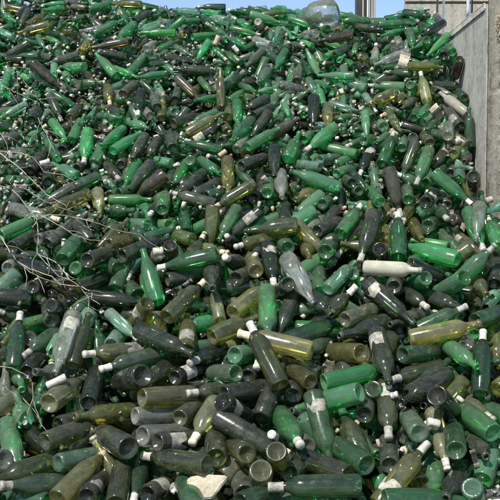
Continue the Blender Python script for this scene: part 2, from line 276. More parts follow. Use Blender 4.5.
# ---------------------------------------------------------------- the bottles seen in the photograph: base x,y, mouth x,y in photo pixels, glass, notes
ROWS = """
362.0 486.0 271.0 487.6 d W t
69.0 457.6 0.0 478.4 ok t
378.0 504.0 422.4 448.0 o W L t
222.0 420.0 280.0 457.0 k t
322.0 383.0 392.0 368.0 G W t
313.0 394.0 330.0 460.0 d L t
312.0 351.0 242.0 334.0 o B t
206.0 464.4 143.0 455.0 ok W t
410.0 339.0 480.0 323.4 o t
148.0 450.0 229.0 458.4 k W
359.0 392.6 296.0 409.0 G m b t
144.0 398.0 208.0 395.4 o t
306.0 336.0 355.0 287.0 ok W t
137.0 329.0 194.0 355.0 k t
280.0 385.0 253.0 330.0 ok W t
480.0 395.0 483.0 335.0 d W t
144.0 437.4 200.0 433.6 c b t
396.0 321.0 336.0 337.0 kd m t
177.6 165.0 120.0 208.0 kb m t
347.2 191.6 282.0 168.0 G m t
447.0 375.0 400.0 403.0 k t
366.0 283.0 411.0 322.0 k L t
74.0 315.0 56.6 369.0 c L t
366.0 465.0 324.0 438.0 g b m t
348.0 475.0 288.0 453.0 ok B
402.0 337.0 466.0 306.6 d W
216.0 256.0 160.0 268.0 d W m t
302.0 225.0 243.0 232.0 ok m t
133.0 416.0 196.0 414.0 c b
66.0 486.0 7.0 487.0 d W m
166.0 353.0 102.0 369.4 d W
56.0 454.0 8.0 416.0 k W
286.0 257.0 314.0 304.0 c m t
157.4 303.0 143.0 250.0 G m t
198.0 514.0 181.0 473.0 d W t
129.0 448.0 88.0 426.0 k b m t
211.0 338.0 258.0 317.0 o m t
222.0 395.0 284.0 385.0 k -
58.0 500.0 99.0 459.6 o B m
365.0 268.0 418.4 271.0 w t
458.0 260.0 406.0 246.0 G m b t
262.0 179.0 213.0 208.4 ok B t
166.0 318.0 202.4 283.6 ok B t
377.0 333.0 388.0 379.0 k L t
246.0 388.0 187.0 394.0 ok W
267.4 290.0 267.4 338.0 G t
378.0 501.0 478.0 498.4 g m t
44.0 442.0 96.0 424.0 ok B
375.0 214.0 359.6 263.0 k W m t
6.0 422.0 19.0 474.0 g m
184.0 353.0 140.0 389.0 ok m
145.0 350.0 88.0 354.0 o W L
48.0 404.0 82.0 380.0 co b B m t
361.0 353.0 318.0 351.0 o b t
89.0 403.0 100.0 363.0 k b t
389.0 168.0 401.0 217.0 kb W t
116.0 504.0 124.0 456.0 ok -
345.0 320.0 386.0 305.0 og b t
123.0 257.0 166.0 240.0 k b t
15.0 371.0 21.0 317.0 d W
480.0 482.0 495.6 436.0 G W m
148.0 495.0 190.0 473.0 k L
335.0 417.0 372.0 450.0 g m
60.0 426.0 108.0 412.0 k -
433.0 449.0 433.0 496.0 g m
72.0 367.0 88.0 317.0 ok -
398.0 259.0 398.0 214.0 d W m t
270.0 327.0 257.6 365.0 k W m t
494.0 434.0 456.0 404.0 G W m
222.0 403.0 262.0 430.0 k b L
396.0 482.0 373.0 442.0 d W
384.0 385.0 388.0 433.0 ok W L
218.7 71.4 164.6 68.5 k t
434.0 173.6 470.0 203.0 G W m t
142.0 376.0 106.0 387.0 k b m t
90.0 194.0 48.0 210.0 o t
167.0 280.0 220.0 272.0 kd b
404.0 355.0 452.0 350.6 g b
142.0 456.0 134.0 498.0 d W m
464.0 278.0 430.0 298.0 G b t
76.0 288.0 124.0 272.0 ok W
216.0 402.0 194.0 440.0 og B m
469.0 212.0 483.0 250.0 G W m t
410.0 264.0 456.0 284.0 k b
64.0 327.0 26.0 354.0 d W
235.0 355.0 270.0 350.0 G b t
280.0 416.0 298.0 443.0 g W m t
246.0 492.4 233.0 454.0 kd b
262.0 210.0 222.0 243.0 k L
267.0 248.0 274.0 285.0 k W L t
414.0 290.0 458.0 307.0 k -
303.0 290.0 330.0 314.0 k t
232.0 314.0 268.0 284.0 o W m
62.0 261.0 84.0 230.0 g W m t
213.0 206.0 209.0 256.0 o m
22.0 264.0 68.0 277.0 k -
179.0 419.0 212.0 394.0 og b
466.0 468.0 446.0 500.0 kd -
429.0 150.0 415.2 187.6 g W t
278.0 451.4 284.0 480.0 o b t
80.0 375.0 39.0 372.0 c n
86.0 498.0 106.0 467.0 k W L
311.0 382.0 278.0 359.0 o b
437.0 396.0 458.0 417.0 k b t
175.0 378.0 212.0 363.0 k b L
48.0 244.0 84.0 216.0 kd -
147.0 304.0 124.0 338.0 o b L
404.2 66.4 446.6 67.5 o t
31.9 62.2 62.5 89.9 kb t
456.0 451.0 452.4 423.6 g b W t
220.9 107.5 220.4 67.2 o f t
488.0 236.0 481.0 192.0 g -
0.0 236.0 40.0 218.0 G m
334.0 128.0 305.0 151.4 G W m t
241.0 166.4 275.0 154.0 k b t
248.0 147.0 280.0 128.0 G b t
227.0 159.6 228.0 195.0 o t
317.6 231.0 348.0 218.0 kd b t
128.0 412.0 93.0 415.0 o -
170.0 443.0 204.0 440.0 k L
76.0 186.0 38.0 208.0 kd -
226.0 348.0 192.0 362.0 k W L
382.0 165.0 394.0 131.6 d W m t
236.0 374.0 200.0 373.0 g b
362.0 226.0 335.6 257.6 ok W m
328.0 290.0 357.0 263.0 l -
129.7 41.2 89.9 48.2 kb f t
400.0 355.0 382.0 323.0 g b
129.7 57.5 90.7 51.2 k t
410.3 51.2 373.8 65.2 c t
444.0 343.0 473.0 364.0 G -
312.0 502.4 252.0 502.0 l m t
151.0 165.0 130.0 190.0 k m t
178.1 32.8 138.6 32.8 G f t
494.0 284.0 498.0 246.0 k -
397.0 92.4 363.6 105.4 o m t
470.0 114.0 441.0 93.6 w t
88.0 132.0 83.6 165.0 G W m t
274.0 238.0 236.4 247.0 o W
354.5 34.4 316.7 41.2 kb t
472.0 150.0 470.0 106.0 d -
58.0 159.0 40.6 131.0 g f t
186.0 134.0 224.0 112.0 o b
220.0 182.0 184.0 200.0 k W
186.0 351.0 188.0 317.0 o L
113.0 151.0 140.0 133.0 G f t
354.5 75.9 319.2 75.6 G f t
339.0 236.0 361.0 205.0 g W m
216.0 458.0 215.0 428.0 ok m
177.2 78.1 201.6 101.6 kb t
480.0 320.0 512.0 309.0 d -
247.0 13.8 283.1 23.5 G m t
320.0 294.0 317.0 259.0 g W
288.0 159.6 300.0 131.0 G m t
237.0 208.0 219.0 240.0 g -
314.0 98.0 313.0 130.0 k m t
190.0 144.0 224.0 122.0 k L
138.0 296.0 114.0 272.0 d m
236.0 279.0 260.0 268.0 kb b t
274.0 148.4 274.4 178.0 k m t
251.6 121.0 229.6 142.4 g m t
415.0 144.0 401.6 180.0 kd -
453.3 35.8 426.4 56.8 G f t
261.0 473.0 260.0 494.0 co b t
26.0 373.0 45.0 349.0 k W
115.9 75.9 94.1 51.7 G m t
118.0 268.0 88.0 254.0 d m
141.1 4.5 105.8 3.4 o b t
212.0 262.0 212.4 287.0 kd n m t
49.9 24.0 17.6 33.1 o t
320.0 167.0 284.0 162.4 l f
88.0 261.0 112.0 254.0 k b t
427.0 101.0 420.4 71.6 co W m t
12.0 248.0 40.0 232.0 kd -
93.7 34.1 123.0 19.8 G t
468.0 268.0 493.0 249.0 kd W
454.0 236.0 480.0 253.6 o L
378.8 24.7 410.8 23.5 G t
161.3 56.3 199.9 63.8 kd -
170.0 245.6 174.4 276.0 ok b
185.6 232.0 184.0 200.0 g -
123.0 129.0 102.0 145.6 G f t
246.0 268.0 225.6 257.4 k n E m t
280.0 173.0 282.0 198.0 c m t
270.0 136.0 300.0 118.0 kb -
145.0 136.0 132.4 159.0 kd t
372.0 148.0 358.4 178.0 k W L
337.0 165.0 365.0 148.0 G f
460.0 126.0 443.0 106.0 k b L t
447.6 24.0 421.0 36.5 k t
237.0 102.0 238.4 128.0 g t
141.0 91.6 137.6 117.6 k W t
325.6 252.0 335.0 232.0 g b m t
419.0 315.0 394.0 323.0 kd -
412.0 375.0 388.0 381.0 ok W
188.0 162.0 172.4 188.4 G -
267.0 98.4 244.4 110.4 k t
173.0 124.0 204.0 114.0 ok b m
138.0 162.0 123.6 188.4 G -
365.0 415.0 370.0 392.0 kd b
449.0 146.0 431.6 171.0 k L
269.0 113.0 250.0 138.0 k m
84.0 67.2 58.0 67.2 G b t
34.0 298.0 -30.0 294.0 k m
29.9 42.3 0.8 59.6 kd -
71.0 141.0 85.0 114.0 G -
50.0 96.0 63.0 124.0 k W
78.1 55.1 47.0 64.2 kd -
426.0 279.0 404.0 288.0 G b
289.0 472.0 300.0 464.0 d b
305.0 236.0 310.0 260.0 o -
320.0 160.0 347.0 158.0 l b
68.0 286.0 46.0 278.0 o b
289.0 18.5 319.2 28.9 G f
254.0 115.6 279.6 103.6 k -
134.7 24.9 115.9 40.0 g m t
256.0 271.0 250.0 254.0 o b t
460.5 61.3 470.6 81.5 kb b t
426.0 203.0 440.0 190.0 k b L t
328.0 106.0 328.0 127.0 o t
139.4 63.5 119.3 84.0 g m
278.0 439.0 272.0 433.0 k n E
284.0 222.0 285.0 198.0 kd -
200.0 161.6 221.0 174.4 G -
408.0 294.0 425.0 306.0 k W
36.0 389.0 -12.0 413.0 co v
123.0 94.4 138.4 81.6 kb b t
409.9 30.2 413.3 51.2 d t
193.2 37.0 220.9 34.9 G f
89.0 9.7 116.8 2.0 G -
173.0 148.0 170.0 130.0 k b t
394.0 287.0 400.0 268.0 kd b
355.3 27.2 382.2 30.2 k -
106.0 164.0 120.4 181.0 kb W
380.0 202.4 366.0 186.0 G b
5.0 6.7 31.9 12.1 o -
418.0 97.0 399.0 111.0 kd -
412.0 222.0 422.0 239.0 o -
365.0 77.0 358.6 99.6 g m
162.0 210.0 166.0 190.0 g -
440.0 212.0 446.4 218.4 d n E m t
422.0 441.0 466.0 436.0 g v
279.7 92.4 267.1 110.9 g m
157.0 107.4 152.0 91.0 kd b t
318.0 74.3 306.1 48.7 G s t
290.6 84.8 293.2 62.2 g m
158.0 140.0 148.0 158.0 k -
448.0 136.0 450.0 120.0 c b t
129.0 122.0 149.0 128.4 G -
365.0 113.0 367.6 138.0 G s t
31.6 120.0 40.0 106.0 k b t
48.0 182.0 47.0 162.4 kd W
473.0 176.6 475.0 190.0 k b t
28.6 10.1 18.1 31.1 kd -
134.4 21.0 155.4 10.4 kd W
288.0 284.0 280.0 292.0 kd b
316.2 33.6 299.0 35.6 c b m t
270.8 67.5 258.4 84.0 g m
493.0 323.0 498.0 365.0 o v
195.7 12.1 173.9 10.1 l f
380.0 249.0 384.0 264.0 k b
260.0 250.0 254.0 257.6 k n E
170.0 300.0 208.0 278.0 k v
158.8 23.9 138.6 30.6 G -
452.4 86.0 433.0 85.0 kd -
226.0 21.0 210.0 17.6 l b t
440.0 357.0 460.0 391.0 g m v
175.0 100.0 181.0 82.0 kd b
287.0 248.0 278.0 236.0 g b m
70.0 118.0 82.0 104.0 ok b
374.6 62.2 376.3 42.3 c W f
408.0 200.0 406.0 184.0 g -
428.0 226.0 440.0 218.0 g b m
208.7 41.7 196.2 60.8 G s t
109.2 7.6 92.7 18.8 kd -
254.0 198.0 264.0 186.0 k b
244.8 45.7 224.8 35.8 G s t
297.0 92.0 281.0 97.0 kd -
267.0 193.0 269.0 184.0 G b
391.0 466.0 388.0 434.0 kd v
364.6 69.7 352.8 63.8 k b t
164.6 73.9 138.6 77.6 G s
352.0 183.0 340.0 176.0 d b
396.5 79.0 380.5 82.7 kd -
464.7 52.4 449.6 44.5 G b m
252.0 498.0 280.0 488.0 d v
106.0 314.0 124.0 284.0 d m v
440.0 234.0 466.0 260.0 g m v
18.0 357.0 22.0 389.0 G v
443.7 55.4 453.8 48.7 k b t
426.9 40.3 426.1 52.1 G b t
413.0 138.0 414.0 150.0 c b
474.0 310.0 484.0 278.0 ok v
363.6 141.0 376.0 138.0 G b
430.0 143.0 422.0 132.0 o b
118.0 194.0 154.0 184.0 d v
426.0 440.0 400.0 452.0 d B v
303.0 140.0 314.0 132.0 G b
361.5 36.1 369.6 37.0 k b t
330.1 85.7 307.4 81.5 G s
150.0 116.0 140.0 106.0 c b
68.0 300.0 100.0 296.0 o v
438.0 122.0 428.0 130.0 d -
32.0 182.0 -4.0 178.0 G v
403.2 30.2 380.0 36.5 G s
184.3 18.1 165.5 33.3 G s
470.0 434.0 486.0 456.0 kd v
175.0 112.0 167.0 118.0 G b
206.0 196.0 240.0 187.0 g v
414.0 118.0 420.0 106.0 d b
174.4 46.7 194.5 57.5 g s
243.0 141.6 223.6 146.4 G s
112.0 244.0 144.0 238.0 o v
122.0 110.0 115.0 129.0 G s
333.0 356.0 326.0 383.0 kb v
322.0 304.0 346.0 286.0 k v
65.5 3.4 42.0 5.0 G s
470.0 98.0 464.0 92.0 d b
212.0 347.0 184.0 350.0 G v
30.0 240.0 52.0 262.0 d v
368.3 30.6 375.5 42.8 g m
438.0 93.0 430.0 90.0 ok b
428.0 106.4 417.6 117.6 G s t
410.0 85.0 417.0 91.0 G b
441.2 76.4 430.3 71.9 k b m
475.0 198.0 460.0 170.0 o v
308.0 232.0 330.0 212.0 c f v
378.0 68.9 376.3 61.3 G b
470.0 272.0 486.0 294.0 co v
70.6 3.4 84.0 3.4 kd -
240.0 85.0 257.0 92.4 g s
199.9 79.0 211.7 93.2 g s
332.0 80.0 347.0 90.4 G s
406.6 73.9 388.1 72.6 d W s
146.2 48.7 156.2 42.0 c b
201.6 81.6 215.6 93.0 g s
215.6 98.0 198.0 100.0 G s
400.7 46.2 394.8 36.1 c -
390.0 134.0 376.0 143.0 G s
40.0 500.0 -12.0 496.0 g v
74.0 460.0 95.0 456.0 l v
218.0 270.0 220.0 244.0 g v
342.4 108.0 344.4 91.0 G s
337.7 31.9 342.7 26.9 o b
63.8 9.2 44.5 10.1 G s
186.5 29.4 178.1 25.2 kd b
352.8 44.5 335.2 49.1 G s
257.9 21.8 262.1 30.2 w b
12.0 170.0 40.0 166.0 g v
416.0 430.0 404.0 412.0 l W v
43.0 321.0 20.0 327.0 G v
471.0 489.0 474.0 500.0 l b v
212.0 304.0 188.0 306.0 d v
148.0 225.0 122.0 223.0 G b v
411.6 21.8 418.3 15.1 l b
111.7 15.5 119.3 20.2 g b
112.0 345.0 126.0 327.0 l v
313.3 47.0 297.4 39.5 G s
37.3 36.1 46.2 51.2 G s
210.0 468.0 218.0 460.0 c b v
253.0 459.0 246.0 466.0 G b v
354.5 57.1 340.2 48.4 kd W s
248.0 454.0 233.0 447.0 o b v
307.0 448.0 300.0 443.0 c b v
394.8 43.7 381.0 52.4 G s
75.0 268.0 96.0 276.0 G b v
50.0 306.0 70.0 314.0 kd b v
407.0 437.0 412.0 424.0 c b v
367.9 60.8 354.5 53.4 o s
494.0 412.0 480.0 406.0 G v
104.0 117.0 118.0 118.0 g s
350.0 117.0 336.0 118.0 G s
282.6 31.6 277.2 46.2 g s
430.0 404.0 422.4 406.4 k n v
284.0 104.0 289.0 117.0 G s
60.0 186.0 80.0 174.0 o v
284.0 308.0 304.0 310.0 G v
374.0 389.0 380.0 395.0 d b v
278.0 122.4 285.0 111.6 g s
288.0 327.0 280.0 309.0 g v
293.0 395.0 296.0 381.0 k b v
32.0 288.0 52.0 286.0 k b v
328.0 341.0 312.0 351.0 d v
388.0 86.0 375.6 92.0 l s
248.0 377.0 260.0 365.0 k b v
462.0 361.0 465.0 375.0 k n v
306.0 66.0 302.0 79.0 G s
312.0 353.0 316.0 363.0 k n v
466.0 344.0 452.0 351.0 c b v
351.5 14.3 338.5 20.5 G s
28.0 339.0 24.0 351.0 kd b v
104.0 244.0 122.0 250.0 k v
475.0 335.0 480.0 325.0 G b v
158.0 253.0 140.0 258.0 c b v
230.2 65.5 226.8 75.6 G s
398.2 65.5 385.6 67.5 G s
194.9 21.0 181.4 21.8 G s
332.6 64.7 323.4 63.8 d n E s
352.8 65.5 345.2 59.6 G s
53.0 321.0 50.0 309.0 kd b v
226.0 294.0 238.0 306.0 kd v
204.0 153.0 224.0 152.0 k v
325.9 57.1 336.0 50.4 G s
384.0 244.0 386.0 226.0 o v
110.0 196.0 128.0 190.0 o b v
238.0 250.0 227.0 236.0 k n E v
294.0 188.0 312.0 182.0 o v
364.6 47.0 359.5 42.8 G b s
376.0 280.0 386.0 286.0 G v
271.3 30.2 270.5 41.2 l s
352.0 272.0 344.0 276.0 G b v
8.0 268.0 20.0 260.0 c b v
55.4 14.3 44.5 19.3 G s
92.0 232.0 100.0 218.0 d v
218.0 104.0 216.0 122.0 kd v
182.0 236.0 170.0 232.0 o v
169.0 226.0 154.0 226.0 G b v
140.0 222.0 140.0 211.0 G n v
86.0 178.0 88.0 162.0 kd b v
160.0 206.0 150.0 215.0 k n E v
174.0 204.0 160.0 210.0 g v
230.0 208.0 234.0 204.0 c b v
322.0 204.0 332.0 198.0 G b v
445.0 202.0 443.0 196.0 kd v
304.0 200.0 292.0 194.0 c b v
312.0 192.0 304.0 196.0 o v
359.0 191.0 348.0 188.0 d b v
102.0 178.0 112.0 186.0 l v
196.0 180.0 184.0 182.0 d v
260.0 172.0 248.0 176.0 g v
376.0 172.0 366.0 170.0 d v
344.0 172.0 354.0 168.0 g v
452.0 172.0 460.0 162.0 kd v
190.0 160.0 200.0 170.0 g b v
162.0 162.0 150.0 160.0 G v
474.0 156.0 464.0 162.0 k n v
121.0 165.0 126.0 152.0 kd b v
346.0 146.0 336.0 154.0 G v
462.0 150.0 470.0 146.0 o v
62.0 150.0 72.0 140.0 k b v
402.0 148.0 404.0 136.0 G v
250.0 98.0 236.0 94.0 o v
462.0 134.0 460.0 122.0 kd b v
358.0 133.0 356.0 122.0 d b v
228.0 132.0 222.0 120.0 ok b v
90.7 77.3 99.1 82.3 kd v
15.1 18.5 12.6 31.9 l v
23.5 68.9 33.6 75.6 G v
276.0 124.0 288.0 110.0 G s v
263.8 58.8 257.0 63.8 G v
45.4 57.1 37.0 55.4 kd v
4.0 460.0 -12.0 466.0 c b v
164.6 50.4 157.9 40.3 d v
75.6 37.0 67.2 43.7 ok v
90.7 42.8 90.7 32.8 l v
1.7 33.6 6.7 40.3 d v
63.8 25.2 73.9 31.9 g v
327.6 28.6 319.2 30.2 G b v
243.6 25.2 233.5 23.5 g v
456.3 18.5 447.9 25.2 k v
164.6 21.8 157.9 18.5 c v
58.0 36.1 48.7 47.0 G s v
451.3 66.4 449.6 60.5 g b s v
173.0 35.3 184.8 38.6 G s v
6.0 159.0 -8.0 150.0 k v
""".strip().split('\n')
